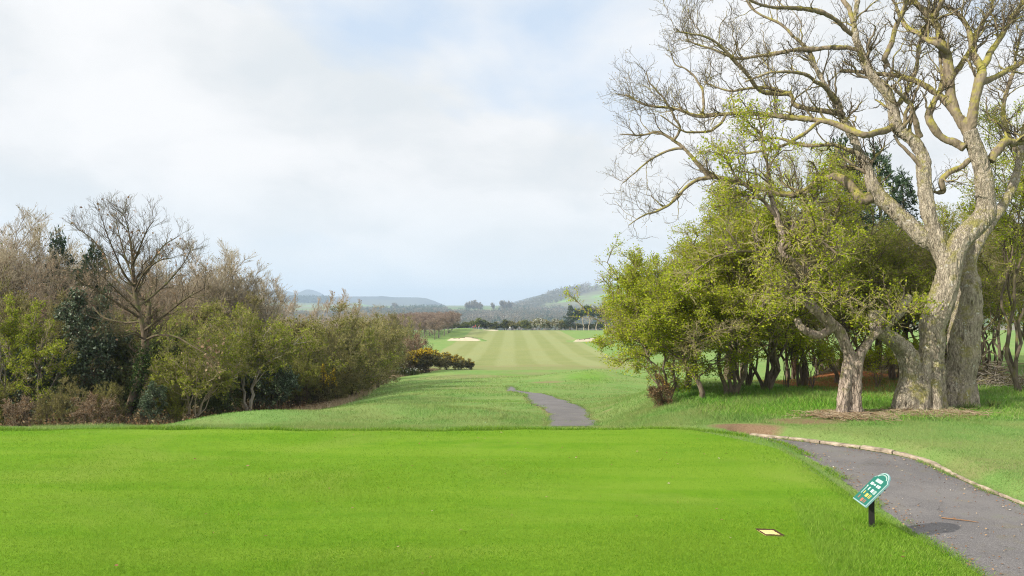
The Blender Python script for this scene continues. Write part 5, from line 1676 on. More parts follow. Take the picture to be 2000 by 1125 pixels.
WB = 'bare ash trees in the back of the left wood'
lw = [
    # tallest bare trees along the skyline
    (bare[0], -70, 40, 210, 425, 'bare grey ash half outside the view at the far end of the wood', WB),
    (bare[1], 12, 42, 200, 415, 'tallest bare grey ash on the skyline beside the edge of the view', WB),
    (bare[2], 66, 44, 180, 428, 'bare grey ash between the tallest ash and the dark conifer top', WB),
    (bare[0], 150, 47, 190, 470, 'bare grey ash just beyond the dark conifer top', WB),
    (bare[1], 215, 46, 190, 498, 'bare grey ash seen through the left half of the spreading oak', WB),
    (bare[2], 300, 48, 200, 500, 'bare grey ash seen through the right half of the spreading oak', WB),
    (bare[0], 352, 49, 190, 497, 'bare grey ash just clear of the spreading oak crown', WB),
    (bare[1], 398, 46, 180, 480, 'bare grey ash forming the first rounded top past the spreading oak', WB),
    (bare[2], 445, 47, 180, 483, 'bare grey ash forming the second rounded top past the spreading oak', WB),
    (bare[0], 486, 48, 150, 505, 'bare pale ash where the wood skyline begins to fall', WB),
    (bare[2], 516, 52, 110, 540, 'slim bare ash, last tall tree before the blue hills', WB),
    (bare[1], 40, 57, 220, 450, 'bare grey ash in the hindmost row, behind the two tallest', WB),
    (bare[2], 140, 59, 220, 485, 'bare grey ash in the hindmost row, behind the dark conifers', WB),
    (bare[0], 245, 58, 220, 515, 'bare grey ash in the hindmost row, straight behind the spreading oak', WB),
    (bare[1], 340, 60, 220, 515, 'bare grey ash in the hindmost row, past the spreading oak', WB),
    (bare[2], 430, 58, 200, 515, 'bare grey ash in the hindmost row, behind the two rounded tops', WB),
    (russet, 285, 41, 170, 530, 'russet beech filling the lower crown of the spreading oak', 'russet beeches of the left wood'),
    (russet, 345, 42, 160, 548, 'russet beech standing next past the spreading oak', 'russet beeches of the left wood'),
    (russet, 175, 42, 170, 545, 'russet beech below the dark conifers', 'russet beeches of the left wood'),
    (russet, 95, 40, 170, 520, 'russet-grey beech below the dark conifer top', 'russet beeches of the left wood'),
    (pine, 108, 45, 100, 448, 'dark conifer whose top stands clear among the bare ashes', 'conifers of the left wood'),
    (pine, 190, 45, 130, 478, 'dark conifer half hidden behind the spreading oak', 'conifers of the left wood'),
    # evergreen and olive middle layer
    (olive[0], 235, 38, 190, 595, 'olive-brown shrub behind the leaning trunk of the spreading oak', None),
    (olive[1], 135, 37, 190, 590, 'brownish budding shrub above the dark holly', None),
    (olive[0], 50, 37, 200, 560, 'budding olive shrub behind the yellow-green saplings', None),
    (olive[1], -30, 37, 180, 540, 'budding brown shrub cut by the edge of the view', None),
    (olive[2], 345, 38, 190, 595, 'dull green hawthorn shrub under the russet beech', None),
    (olive[0], 425, 41, 200, 575, 'tall olive shrub under the first rounded ash top', None),
    (olive[1], 500, 44, 180, 590, 'tall brown-olive shrub under the falling skyline', None),
    (holly[0], 172, 33, 165, 558, 'tall dark glossy holly between the yellow-green sapling and the leaning trunk', 'hollies of the left wood'),
    (holly[0], 35, 33, 130, 640, 'dark holly low behind the yellow-green saplings', 'hollies of the left wood'),
    (holly[1], 232, 34, 130, 635, 'dark green holly beside the foot of the leaning trunk', 'hollies of the left wood'),
    (holly[1], 115, 34, 130, 670, 'dark holly in the shade under the tall glossy one', 'hollies of the left wood'),
    (holly[0], 302, 30.5, 62, 742, 'small bluish holly bush just past the leaning trunk', 'hollies of the left wood'),
    (holly[1], 335, 37, 140, 640, 'dark holly behind the many-stemmed hawthorn', 'hollies of the left wood'),
    (holly[0], 438, 39, 140, 645, 'dark holly between the many-stemmed and the pale-stemmed hawthorn', 'hollies of the left wood'),
    (holly[1], 535, 42, 130, 660, 'dark holly behind the pale-stemmed hawthorn', 'hollies of the left wood'),
    (bright, 86, 30.5, 145, 596, 'slender yellow-green maple sapling in front of the dark holly', 'yellow-green saplings'),
    (bright, 4, 30.5, 120, 585, 'yellow-green maple sapling cut by the edge of the view', 'yellow-green saplings'),
    (multistem, 378, 32, 185, 655, 'many-stemmed hawthorn with thin crossing tan stems at the wood edge', None),
    (palestem, 487, 36, 215, 600, 'hawthorn on a slim pale trunk standing in brown bracken', None),
    (olive[2], -25, 30.0, 110, 735, 'low green shrub at the foot of the sapling cut by the edge of the view', 'low shrubs along the foot of the wood'),
    (brown, 45, 29.6, 90, 775, 'low brown bramble mound between the two yellow-green saplings', 'low shrubs along the foot of the wood'),
    (olive[1], 122, 29.8, 110, 745, 'low brownish shrub just past the slender maple sapling', 'low shrubs along the foot of the wood'),
    (brown, 185, 29.4, 100, 770, 'low brown bramble mound under the tall glossy holly', 'low shrubs along the foot of the wood'),
    (olive[0], 212, 30.4, 80, 740, 'low olive shrub right beside the leaning trunk', 'low shrubs along the foot of the wood'),
    (olive[2], 330, 31.5, 90, 735, 'low green shrub between the leaning trunk and the many-stemmed hawthorn', 'low shrubs along the foot of the wood'),
    (holly[1], 430, 34.5, 90, 720, 'low dark holly in the gap past the many-stemmed hawthorn', 'low shrubs along the foot of the wood'),
    (holly[0], 545, 38.5, 90, 690, 'low dark holly under the pale-stemmed hawthorn branches', 'low shrubs along the foot of the wood'),
    (olive[2], 590, 40.5, 90, 690, 'low green shrub before the upright gorse', 'low shrubs along the foot of the wood'),
    (olive[0], 655, 46, 90, 690, 'low olive shrub between the two small gorses', 'low shrubs along the foot of the wood'),
    (olive[2], 712, 62, 76, 684, 'low green shrub where the wood edge bends', 'low shrubs along the foot of the wood'),
    (olive[1], 742, 76, 66, 676, 'low brownish shrub close behind the long dark gorse', 'low shrubs along the foot of the wood'),
    # the edge that runs back along the fairway
    (olive[2], 560, 42, 190, 622, 'green hawthorn shrub next to the pale-stemmed hawthorn', None),
    (olive[0], 605, 45, 190, 608, 'olive shrub behind the first small gorse', None),
    (olive[1], 655, 50, 200, 604, 'brown-olive shrub under the thin pale saplings', None),
    (olive[2], 690, 52, 170, 630, 'brighter green hawthorn shrub halfway along the wood edge', None),
    (olive[0], 715, 60, 180, 610, 'olive shrub with a smooth round top above the wood edge', None),
    (olive[1], 738, 66, 112, 630, 'shaded brown-olive shrub where the wood edge turns', None),
    (olive[0], 764, 82, 86, 636, 'last olive shrub before the flowering gorse', None),
    (brown, 812, 92, 76, 652, 'dark brown bush above the flowering gorse, against the fairway', None),
    (brown, 730, 70, 90, 690, 'brown bramble bush in the hollow of the wood edge', None),
    (brown, 600, 41.5, 80, 720, 'brown bramble bush at the bracken bank', None),
    (brown, 797, 86, 40, 690, 'tawny bramble bush between two gorses', None),
    (gorse[0], 832, 88, 78, 683, 'big round gorse covered in yellow flowers beside the fairway', 'gorse bushes'),
    (gorse[1], 772, 85, 96, 686, 'long dark gorse with few flowers next to the big flowering one', 'gorse bushes'),
    (gorse[1], 872, 95, 64, 692, 'low dark gorse behind the big flowering one', 'gorse bushes'),
    (gorse[1], 897, 97, 44, 699, 'brownish low gorse near the tip of the row', 'gorse bushes'),
    (gorse[0], 918, 98, 26, 706, 'smallest gorse at the very tip of the row on the fairway', 'gorse bushes'),
    (gorse[1], 634, 41, 54, 722, 'upright gorse with a yellow flowering top above the bracken', 'gorse bushes'),
    (gorse[0], 672, 50, 44, 724, 'small yellow-tipped gorse along the wood edge', 'gorse bushes'),
    (gorse[1], 700, 57, 54, 722, 'dull gorse past the small yellow-tipped one', 'gorse bushes'),
    (pale, 543, 54, 62, 548, 'thin pale birch sapling nearest the bare ashes, against the hills', 'pale birch saplings'),
    (pale, 572, 57, 52, 572, 'second thin pale birch sapling below the cone-shaped hill', 'pale birch saplings'),
    (pale, 618, 58, 50, 585, 'thin pale birch sapling just past the cone-shaped hill', 'pale birch saplings'),
    (pale, 645, 62, 60, 572, 'taller pale birch sapling before the long blue ridge', 'pale birch saplings'),
    (pale, 672, 66, 60, 568, 'tallest pale birch sapling before the long blue ridge', 'pale birch saplings'),
    (pale, 700, 72, 48, 588, 'last pale birch sapling before the rounded olive tree', 'pale birch saplings'),
    (olive[0], 762, 112, 74, 603, 'rounded olive tree standing behind the wood edge', None),
    (bare[1], 722, 115, 80, 598, 'tan bare ash beside the rounded olive tree', 'bare ashes beyond the wood edge'),
    (bare[2], 685, 105, 100, 598, 'wide bare ash beyond the thin birch saplings', 'bare ashes beyond the wood edge'),
    (bare[0], 630, 95, 120, 600, 'bare ash beyond the olive shrubs, below the cone-shaped hill', 'bare ashes beyond the wood edge'),
    (bare[1], 570, 85, 140, 596, 'bare ash beyond the shrubs, under the end of the bare skyline', 'bare ashes beyond the wood edge'),
    (olive[1], 800, 130, 60, 622, 'small olive tree between the wood and the planted rows', None),
]
for pr, u, y, wpx, vt, lab, grp in lw:
    set_plant(pr, u, y, wpx, vt, lab, grp)

lo.scale = (.93, .93, .965)
# a plain second trunk behind the leaning one
g = Geo()
P, R = trace([(282, 845, .4, 10), (283, 800, .4, 8), (281, 740, .5, 7.5), (283, 690, .6, 7), (287, 640, .8, 5.5), (292, 590, 1., 3.5)], 20, YL + 1, LB)
closed_tube(g, P, R, 10)
Pp = P[None]; Rp = R[None]
a, b = side_shoots(Pp, Rp, 26, rb, 1.0, 6, .35, .5, .4, None, 0, .12, .45, .012)
c, d = side_shoots(a, b, 240, rb, .5, 4, .1, .4, .5, None, 0, .1, .5, .007)
st = thing('young_tree', 'plain straight young trunk close behind the leaning oak trunk', 'tree', LB)
obj('trunk', g.mesh('young_trunk', [B_DARK]), st)
g = Geo(); g.tube(a, b, 5); g.tube(c, d, 3)
obj('twigs', g.mesh('young_twigs', [B_DARK]), st)

# bracken and bramble tangle under the edge of the wood
ru = np.random.default_rng(81)


def edge_x(y):
    return np.interp(y, [20, 24, 27, 30, 34, 38, 41, 47, 55, 64, 76, 86, 95, 110], [-16, -13.4, -12.2, -11.2, -10, -8.9, -9.2, -9.8, -10.6, -11.8, -13, -11, -9, -20])


n = 5200
uy = ru.uniform(27, 62, n) ** 1.0
back_ = np.abs(ru.normal(0, 2.3, n)) + .15
uxx = edge_x(uy) - back_
wide = ru.random(n) < .30
uy = np.where(wide, ru.uniform(27.5, 31.5, n), uy); uxx = np.where(wide, ru.uniform(-24, -11.3, n), uxx)
uz = ground_z(uxx, uy)
hgt_ = ru.uniform(.2, .75, n) * np.clip(.35 + back_ * .5, .3, 1.25) * np.where(wide, 1.25, 1)
a = ru.uniform(0, 6.283, n)
p0 = np.column_stack([uxx, uy, uz - .02])
p1 = p0 + np.column_stack([np.cos(a) * hgt_ * .8, np.sin(a) * hgt_ * .8, hgt_ * ru.uniform(.4, 1.0, n)])
Pu = curves(p0, p1, np.column_stack([np.cos(a) * .3, np.sin(a) * .3, np.ones(n)]), 6, ru, .10, .15)
g = Geo(); g.tube(Pu, taper(np.full(n, .009), np.full(n, .005), 6), 3)
obj('bramble_tangle', g.mesh('bramble_tangle', [B_DARK]), kind='stuff')
bb, TT_, _ = pick(Pu, np.full((n, 6), .01), ru.integers(0, n, 42000), ru.uniform(.15, 1, 42000))
bb = bb + ru.normal(0, .07, bb.shape)
v, q = leaf_quads(bb, .055, ru, .4, 1.7)
obj('bracken_litter', mesh_np('bracken_litter', v, q, mats=[L_BRACKEN], smooth=False), kind='stuff')
# tufts of straw-coloured grass where turf meets bracken
n = 26000
uy = ru.uniform(24, 96, n); uxx = edge_x(uy) + ru.normal(-.25, .5, n)
obj('edge_grass', blade_mesh('edge_grass', np.column_stack([uxx, uy]), ground_z(uxx, uy), .30, .014, ru, [L_STRAW], .5), kind='stuff')

# white daffodils below the gorse
for u, y, lab in [(770, 82.5, 'clump of white daffodils in front of the long dark gorse'), (803, 83.5, 'few pale daffodils at the foot of the big flowering gorse')]:
    x = U2X(u, y)
    d = thing('daffodil_clump', lab, 'flowers', (x, y, float(ground_z(np.array([x]), np.array([y]))[0])), group='daffodil clumps')
    n = 150
    p0 = np.column_stack([ru.normal(0, .5, n), ru.normal(0, .2, n), np.zeros(n)]); p1 = p0 + np.column_stack([ru.normal(0, .12, (n, 2)), ru.uniform(.45, .8, n)])
    g = Geo(); g.tube(curves(p0, p1, np.tile([0, 0, 1.], (n, 1)), 4, ru, .03), np.full((n, 4), .016), 3)
    obj('leaves', g.mesh('daffodil_leaves', [L_DGREEN]), d)
    v, q = leaf_quads(p1[:36] + ru.normal(0, .02, (36, 3)), .17, ru, .3, 1.0)
    obj('flowers', mesh_np('daffodil_flowers', v, q, mats=[L_BLOSSOM], smooth=False), d)

# ------------------------------------------------------------------ planted rows and hedge at the end of the fairway
L_HAZE = leaf_mat('crown_twigs', [(0, (.15, .11, .08)), (.5, (.26, .19, .14)), (1, (.38, .29, .22))], .25, .9, .12)


def grow_far(name, cat, seed, H, W, cb, leaf, n, size, stretch, stems=(1, .1, .5, .12), bark=B_DARK, leafname='crown', keep=1.0, zmin=-.5, inner=.5, extra=None, kscale=.9):
    rng = np.random.default_rng(seed)
    c = np.array([0, 0, H * (cb + (1 - cb) / 2)]); r = np.array([W / 2, W / 2, H * (1 - cb) / 2])
    P0, R0 = stems_of(rng, stems[0], stems[1] * W / 2, H * stems[2], stems[3], base=.15)
    P1, R1 = limbs_to(P0, R0, shell_targets(rng, 26, c, r * .95, .4, zmin), rng, 6, .45, .5, .02, .08)
    P2, R2 = side_shoots(P1, R1, 500, rng, W * .2, 4, .2, .4, .6, c, .5, .08, .5, .016)
    g = Geo(); g.tube(P0, R0, 7); g.tube(P1, R1, 4)
    parts = [('trunk', g.mesh(name + '_trunk', [bark]))]
    pi = rng.integers(0, len(P2), n); b, T_, _ = pick(P2, R2, pi, rng.uniform(.1, 1, n))
    b = b + rng.normal(0, W * .035, b.shape)
    if keep < 1:
        b_k = clumpy(b, rng, kscale, keep); b = b[b_k]; T_ = T_[b_k]
    v, q = leaf_quads(b, size, rng, .3, stretch, axis=T_ if stretch > 2 else None)
    parts.append((leafname, mesh_np(name + '_' + leafname, v, q, mats=[leaf], smooth=False)))
    if extra:
        pi = rng.integers(0, len(P2), 900); b, _, _ = pick(P2, R2, pi, rng.uniform(.6, 1, 900))
        v, q = leaf_quads(b, size * .9, rng, .3, 1.1)
        parts.append(('blossom', mesh_np(name + '_blossom', v, q, mats=[extra], smooth=False)))
    return Proto(name, cat, parts, H, W)


plantation = [grow_far('plantation_tree', 'tree', 301 + i, 7.4, 5.6, .24, L_HAZE, 5200, .075, 5.0, (1, .1, .45, .17), bark=B_GREY) for i in range(2)]
rp = np.random.default_rng(91)
kk = 0
for ci, x0 in enumerate((-22.6, -27.2, -31.8, -36.4, -41.0)):
    for ri, y0 in enumerate(np.arange(232 + ci * 6, 306, 10.5)):
        x, y = x0 + rp.normal(0, .4), y0 + rp.normal(0, .7)
        z = float(ground_z(np.array([x]), np.array([y]))[0])
        s = rp.uniform(.92, 1.05) * (.86 if ri == 0 else 1)
        lab = 'bare brown-crowned tree of the planted grid beside the fairway'
        if ci == 0 and ri == 0:
            lab = 'nearest tree of the planted brown-crowned grid beside the fairway bunker'
        plant(plantation[kk % 2], (x, y, z), rp.uniform(0, 6.28), (s * 1.22, s * 1.22, s), lab, 'planted grid of bare brown-crowned trees' if lab.startswith('bare') else None)
        kk += 1

hedge = [grow_far('hedge_shrub', 'shrub', 311 + i, 3.6, 3.8, .04, [L_HEDGE, L_HEDGE, L_OLIVE][i], 2600, .24, 1.3, (4, .4, .6, .05), keep=.9) for i in range(3)]
blossom = grow_far('blossom_tree', 'tree', 315, 4, 4.4, .08, L_OLIVE, 1500, .22, 1.3, (4, .4, .6, .06), extra=L_BLOSSOM)
scots = grow_far('scots_pine', 'tree', 316, 9, 6, .38, L_PINE, 3000, .26, 1.5, (1, .1, .8, .2), bark=B_TAN, keep=.75)
hs = [(870, 634, 26, 1, 'dark hedge shrub tight against the planted grid'), (881, 632, 22, 0, 'dark hedge shrub second from the planted grid'), (893, 631, 24, 1, 'dark hedge shrub with a gap beside it'),
      (908, 630, 24, 0, 'hedge shrub just before the tallest dark clump'), (922, 627, 26, 1, 'hedge shrub on the planted-grid side of the tallest clump'), (936, 623, 36, 0, 'tallest dark clump of the hedge, behind the two golfers'),
      (952, 629, 24, 1, 'low hedge shrub past the tallest clump'), (967, 630, 26, 0, 'low rounded hedge shrub before the gap'), (987, 626, 32, 0, 'bright green hedge shrub behind the white-clad golfer'),
      (1001, 628, 24, 2, 'olive hedge shrub beside the bright green one'), (1014, 628, 24, 2, 'olive hedge shrub, third before the blossom'), (1027, 627, 26, 0, 'green hedge shrub, second before the blossom'),
      (1039, 627, 24, 2, 'olive hedge shrub touching the white blossom'), (1069, 626, 26, 2, 'pale olive hedge shrub between two blossoms'), (1093, 627, 26, 2, 'hedge shrub between blossom and pines'),
      (1106, 630, 20, 0, 'hedge shrub at the foot of the first pine'), (1128, 632, 24, 1, 'hedge shrub under the pines'), (1150, 632, 26, 1, 'hedge shrub beside the last pine trunks'), (1172, 630, 30, 0, 'hedge shrub half behind the hawthorn leaves')]
for u, vt, wpx, k, lab in hs:
    set_plant(hedge[k], u, 330 + (u % 5), wpx, vt, lab, 'hedge across the end of the fairway')
set_plant(blossom, 1053, 329, 30, 623, 'blackthorn in full white blossom in the far hedge', 'blossoming blackthorns')
set_plant(blossom, 1084, 330, 18, 624, 'smaller white blossoming blackthorn nearer the pines', 'blossoming blackthorns')
for u, vt, wpx, pr, lab in [(1113, 596, 30, pine, 'pointed dark pine, first of the clump at the fairway end'), (1126, 604, 30, scots, 'round-topped pine second in the clump at the fairway end'),
                            (1140, 600, 32, scots, 'round-topped pine third in the clump at the fairway end'), (1150, 597, 30, scots, 'tallest round-topped pine of the clump at the fairway end'),
                            (1165, 602, 32, scots, 'pine of the far clump seen through hawthorn leaves'), (1183, 600, 36, scots, 'pine of the far clump behind the hawthorn')]:
    set_plant(pr, u, 326, wpx, vt, lab, 'pines at the end of the fairway')


# ------------------------------------------------------------------ golfers
M_SKIN = plain('skin', (.45, .28, .20), .6)
M_HAIR = plain('hair', (.06, .04, .03), .7)


def person(u, y, top, legs, label, bend=0.0, rz=0.0):
    x = U2X(u, y)
    z = float(ground_z(np.array([x]), np.array([y]))[0])
    r = thing('person', label, 'person', (x, y, z), rz, 'golfers at the end of the fairway')
    R_ = lambda p: np.array([p[0], p[1] * 1 - (p[2] - .92) * math.sin(bend) * (p[2] > .92), .92 + (p[2] - .92) * math.cos(bend) if p[2] > .92 else p[2]])
    j = lambda *pts: np.array([R_(p) for p in pts])
    L = [(j((0, 0, .86), (0, 0, 1.05), (0, 0, 1.25), (0, 0, 1.42), (0, 0, 1.50)), np.array([.15, .14, .16, .15, .07])),
         (j((0, 0, 1.46), (0, -.01, 1.54), (0, -.02, 1.64), (0, -.02, 1.76)), np.array([.055, .06, .105, .06]))]
    for s in (-1, 1):
        L.append((j((s * .09, 0, .92), (s * .11, -.03, .48), (s * .12, .02, .07), (s * .12, -.12, .04)), np.array([.095, .065, .045, .04])))
        L.append((j((s * .17, 0, 1.42), (s * .25, .02, 1.12), (s * .17, -.16, .92), (s * .13, -.2, .86)), np.array([.055, .045, .038, .035])))
    me = fused('person', L, .03, M_SKIN, 0.0)
    me.materials.clear()
    for m in (M_SKIN, top, legs):
        me.materials.append(m)
    lim_ = .92
    for p in me.polygons:
        c = p.center
        h = .92 + (c[2] - .92) / math.cos(bend) if c[2] > .92 else c[2]
        p.material_index = 2 if h < .95 and abs(c[0]) < .21 and c[1] > -.13 else (1 if h < 1.49 and h > .90 else 0)
    obj('body', me, r)
    g = Geo(); closed_tube(g, j((0, .015, 1.62), (0, .01, 1.72), (0, -.01, 1.79)), np.array([.10, .11, .05]), 10)
    obj('hair', g.mesh('hair', [M_HAIR]), r)


M_TOPR = plain('top_red', (.42, .06, .04)); M_TOPP = plain('top_pink', (.62, .35, .38)); M_TOPW = plain('top_white', (.75, .76, .78)); M_NAVY = plain('legs_navy', (.03, .035, .06)); M_GREYT = plain('legs_grey', (.30, .33, .38))
person(928.5, 316, M_TOPR, M_NAVY, 'golfer in a red top standing beside the bunker on the planted-grid side', 0.0, .4)
person(935, 316, M_TOPP, M_GREYT, 'golfer in a pale pink top bending forward next to the red-clad golfer', .6, 1.2)
person(996, 318, M_TOPW, M_GREYT, 'golfer in white standing alone near a dark trolley', 0.0, 2.4)
M_BAG = plain('bag_dark', (.03, .03, .04)); M_BAGR = plain('bag_red', (.30, .05, .04)); M_METAL = plain('metal', (.4, .4, .42), .35, .5, metal=.8)
for u, bm, lab in [(1001, M_BAG, 'dark golf bag on a two-wheeled trolley beside the white-clad golfer'), (925, M_BAGR, 'dark red golf bag on a trolley beside the red-clad golfer')]:
    x = U2X(u, 318); z = float(ground_z(np.array([x]), np.array([318.]))[0])
    t = thing('golf_trolley', lab, 'golf trolley', (x, 318, z), .5, 'golf trolleys')
    g = Geo(); closed_tube(g, [(0, .05, .18), (0, .2, .6), (0, .34, 1.02)], np.array([.13, .14, .15]), 12)
    obj('bag', g.mesh('bag', [bm]), t)
    g = Geo(); closed_tube(g, [(0, 0, .15), (0, .28, .72), (0, .5, 1.08)], np.array([.02, .02, .02]), 6); closed_tube(g, [(-.3, 0, .15), (0, 0, .16), (.3, 0, .15)], np.array([.02, .02, .02]), 6)
    obj('frame', g.mesh('frame', [M_METAL]), t)
    for s in (-1, 1):
        g = Geo(); th = np.linspace(0, 2 * math.pi, 17); ring = np.stack([np.full(17, s * .3), .15 * np.cos(th), .15 + .15 * np.sin(th)], 1)
        g.tube([ring], [np.full(17, .025)], 6)
        for a_ in (0, 1.57):
            g.tube([[(s * .3, -.14 * math.cos(a_), .15 - .14 * math.sin(a_)), (s * .3, .14 * math.cos(a_), .15 + .14 * math.sin(a_))]], [[.01, .01]], 4)
        obj('wheel', g.mesh('wheel', [M_BAG]), t)
    g = Geo()
    for k in range(5):
        g.tube([[(.03 * (k - 2), .32, .95), (.05 * (k - 2), .40 + .01 * k, 1.22)]], [[.008, .008]], 4)
        g.box((.05 * (k - 2), .40 + .01 * k, 1.24), (.05, .04, .05))
    obj('clubs', g.mesh('clubs', [M_METAL]), t)

# ------------------------------------------------------------------ hills and far woods
def far_hill_mat(name, a, b, c, scale):
    m, t, out = new_mat(name)
    tcn = t.nodes.new('ShaderNodeTexCoord')
    f = noise_n(t, tcn.outputs['Object'], scale, 5, .6)
    col = ramp(t, f, [(.36, a), (.50, b), (.60, c)])
    p = principled(t, col, .95, .05)
    t.links.new(p.outputs[0], out.inputs[0])
    return m


M_HILL = far_hill_mat('hill_moor', (.05, .06, .06), (.075, .08, .075), (.10, .11, .08), .0022)
M_HILL2 = far_hill_mat('hill_wooded', (.12, .105, .075), (.17, .19, .085), (.18, .32, .08), .0045)


def hill(pts, yc, depth, mat, zbase, nu=420):
    pts = np.array(pts, float)
    uu_ = np.linspace(pts[0, 0], pts[-1, 0], nu)
    vv_ = np.interp(uu_, pts[:, 0], pts[:, 1])
    k = np.hanning(5); k /= k.sum()
    vv_ = np.convolve(np.pad(vv_, 2, mode='edge'), k, 'valid')
    b = np.linspace(-1, 1, 29)
    rh = np.random.default_rng(int(yc))
    X, Y, Z = [], [], []
    for bi in b:
        y = yc + bi * depth
        top = np.array([at(u, v, yc)[2] for u, v in zip(uu_, vv_)])
        s = (1 - abs(bi) ** 1.3) ** 1.1 if bi < 0 else (1 - bi ** 2)
        x = (uu_ - 1000) / F * yc
        X.append(x); Y.append(np.full(nu, y) + 0 * x); Z.append(zbase + (top - zbase) * s * (1 + .05 * wav(x, y, .004, 5) * (1 - abs(1 - abs(bi)) ** 3) * (bi != 0)))
    ii = np.arange(29 * nu).reshape(29, nu)
    q = np.stack([ii[:-1, :-1], ii[:-1, 1:], ii[1:, 1:], ii[1:, :-1]], -1).reshape(-1, 4)
    obj('hills', mesh_np('hills', np.stack([np.array(X), np.array(Y), np.array(Z)], -1), q, mats=[mat]), kind='structure')
    return np.array(X), np.array(Y), np.array(Z)


HA = hill([(330, 590), (400, 572), (470, 566), (520, 564.7), (549, 567), (568, 572), (583, 574), (592, 569.5), (600, 564.8), (608, 569), (617, 575), (636, 581), (650, 580), (680, 583), (700, 590), (740, 597)], 6200, 900, M_HILL, -8)
HB = hill([(560, 597), (600, 592), (636, 581.5), (660, 579), (700, 579), (735, 579), (745, 578), (770, 580.5), (815, 580.8), (830, 582), (842, 586), (850, 590), (858, 595), (866, 598)], 5000, 800, M_HILL, -8)
HC = hill([(520, 598), (545, 591), (580, 587), (640, 589), (690, 592), (720, 597)], 3700, 500, M_HILL2, -8)
HD = hill([(985, 597), (1005, 589), (1022, 584.5), (1045, 578.5), (1062, 574), (1076, 571), (1087, 572), (1110, 576), (1160, 588), (1200, 597)], 4200, 700, M_HILL, -8)
HE = hill([(1000, 601), (1040, 588), (1075, 577), (1090, 572.5), (1110, 567), (1135, 562), (1160, 558), (1200, 552), (1260, 548), (1350, 545), (1500, 548), (1700, 560), (1850, 597)], 3000, 800, M_HILL2, -14)


def mass(name, pts, size, H, leaf, seed, per=46, conical=None):
    """a far wood: every tree a loose cloud of leaf-sprays, all in one mesh"""
    rng = np.random.default_rng(seed)
    n = len(pts)
    d = rdir(rng, n * per).reshape(n, per, 3)
    rr = rng.uniform(.45, 1, (n, per, 1)) ** .5
    hh = (H * rng.uniform(.65, 1.25, n))[:, None]
    off = d * rr
    if conical is not None:
        wz = np.where(conical[:, None], np.clip(.75 - off[..., 2] * .55, .1, 1.2), 1)
        hh = hh * np.where(conical[:, None], 1.25, 1)
    else:
        wz = np.ones((n, per))
    P = np.stack([off[..., 0] * hh * .42 * wz, off[..., 1] * hh * .42 * wz, hh * (.56 + off[..., 2] * .46)], -1) + pts[:, None]
    v, q = leaf_quads(P.reshape(-1, 3), size, rng, .4, 1.2)
    return v, q


rf = np.random.default_rng(101)
n = 15000
fy = np.sqrt(rf.uniform(520 ** 2, 2300 ** 2, n))
fu = rf.uniform(430, 1260, n)
fx = (fu - 1000) / F * fy
fz = ground_z(fx, fy)
fv = 597 + (CAM_H - fz) / fy * F
field = ((fu > 872) & (fu < 976) & (fv > 602.5) & (fv < 613)) | ((fu > 1058) & (fu < 1112) & (fv > 602.5) & (fv < 608)) | ((fu > 560) & (fu < 690) & (fy > 1700) & (fv > 599))
clump = wav(fx, fy, .012, 71) + .5 * wav(fx, fy, .04, 72)
keep = ~field & ((clump > -.75) | (fy < 1200)) & (rf.random(n) < np.where(fy < 900, .8, 1))
fx, fy, fz = fx[keep], fy[keep], fz[keep]
con = (wav(fx, fy, .016, 73) + rf.normal(0, .5, len(fx))) > 1.05
con |= rf.random(len(fx)) < .04
fp = np.column_stack([fx, fy, fz])
hgtw = 10.0
va, qa = mass('a', fp[~con], 1.5, hgtw, None, 1)
obj('far_wood', mesh_np('far_wood', va, qa, mats=[L_FARWOOD], smooth=False), kind='stuff')
va, qa = mass('b', fp[con], 1.3, 12, None, 2, 60, np.ones(int(con.sum()), bool))
obj('far_wood', mesh_np('far_wood_evergreen', va, qa, mats=[L_FARPINE], smooth=False), kind='stuff')


# woods on the nearer hillsides
def on_hill(Hm, n, seed, thr, b0, b1):
    rng = np.random.default_rng(seed)
    X, Y, Z = Hm
    i = rng.integers(int(b0 * 28), int(b1 * 28), n); j = rng.integers(0, X.shape[1] - 1, n)
    a, b = rng.random(n), rng.random(n)
    f = lambda M: (M[i, j] * (1 - a) + M[i + 1, j] * a) * (1 - b) + (M[i, j + 1] * (1 - a) + M[i + 1, j + 1] * a) * b
    p = np.column_stack([f(X), f(Y), f(Z)])
    k = wav(p[:, 0], p[:, 1], .009, seed) > thr
    return p[k]


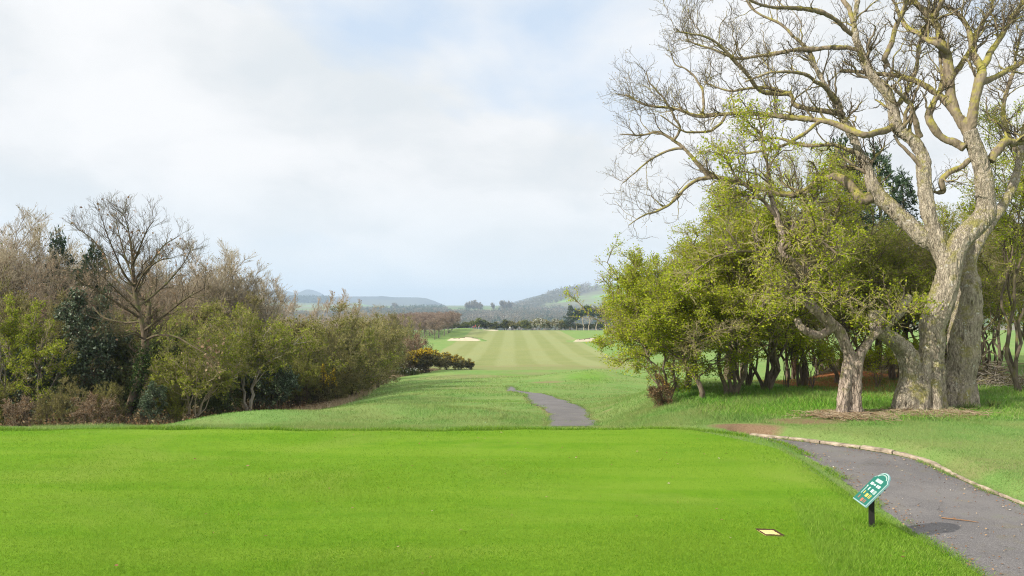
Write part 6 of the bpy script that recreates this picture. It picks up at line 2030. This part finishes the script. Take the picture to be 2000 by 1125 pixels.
hp = on_hill(HE, 4200, 5, .12, .0, .5)
hp = hp[hp[:, 0] < 900]
va, qa = mass('c', hp, 3.2, 17, None, 3, 26)
obj('hill_wood', mesh_np('hill_wood', va, qa, mats=[L_FARWOOD], smooth=False), kind='stuff')
hp = on_hill(HC, 1500, 6, -.9, .30, .5)
hp = hp[(hp[:, 0] < -850 + 20)]
va, qa = mass('d', hp, 3.4, 20, None, 4, 26, np.ones(len(hp), bool))
obj('hill_wood', mesh_np('hill_wood_evergreen', va, qa, mats=[L_FARPINE], smooth=False), kind='stuff')
# single trees and a copse that stand out on the skyline
far_tree = grow_far('field_tree', 'tree', 321, 16, 15, .25, L_FARWOOD, 900, .9, 3.0, (1, .1, .5, .5), keep=.8, kscale=3)
for u, y, wpx, vt, lab in [(985, 1850, 18, 588, 'large bare tree on the skyline above the middle of the fairway'), (996, 1900, 12, 589, 'smaller bare tree beside the large skyline tree'), (925, 1900, 22, 588, 'tall centre of the rounded copse on the far fields'),
                           (915, 1880, 16, 592, 'nearer edge tree of the rounded copse on the far fields'), (936, 1890, 18, 592, 'outer tree of the rounded copse on the far fields'), (963, 1850, 9, 592, 'lone small tree by the ploughed far field'),
                           (772, 2100, 12, 592, 'dark clump of trees below the end of the long blue ridge')]:
    set_plant(far_tree, u, y, wpx, vt, lab, 'single trees on the far fields')

# ------------------------------------------------------------------ the air
hz_mat, t, out = new_mat('haze')
hz_mat.cycles.volume_sampling = 'DISTANCE'
pv = t.nodes.new('ShaderNodeVolumePrincipled')
pv.inputs['Color'].default_value = (.64, .81, 1.0, 1)
pv.inputs['Density'].default_value = .00021
pv.inputs['Anisotropy'].default_value = .1
t.links.new(pv.outputs[0], out.inputs['Volume'])
me = bpy.data.meshes.new('haze')
X0, X1, Y0, Y1, Z0_, Z1_ = -20000., 20000., -60., 7250., -44., 142.
vv = [(x, y, z) for x in (X0, X1) for y in (Y0, Y1) for z in (Z0_, Z1_)]
me.from_pydata(vv, [], [(0, 1, 3, 2), (4, 6, 7, 5), (0, 4, 5, 1), (2, 3, 7, 6), (0, 2, 6, 4), (1, 5, 7, 3)])
me.materials.append(hz_mat)
obj('haze', me, kind='stuff')
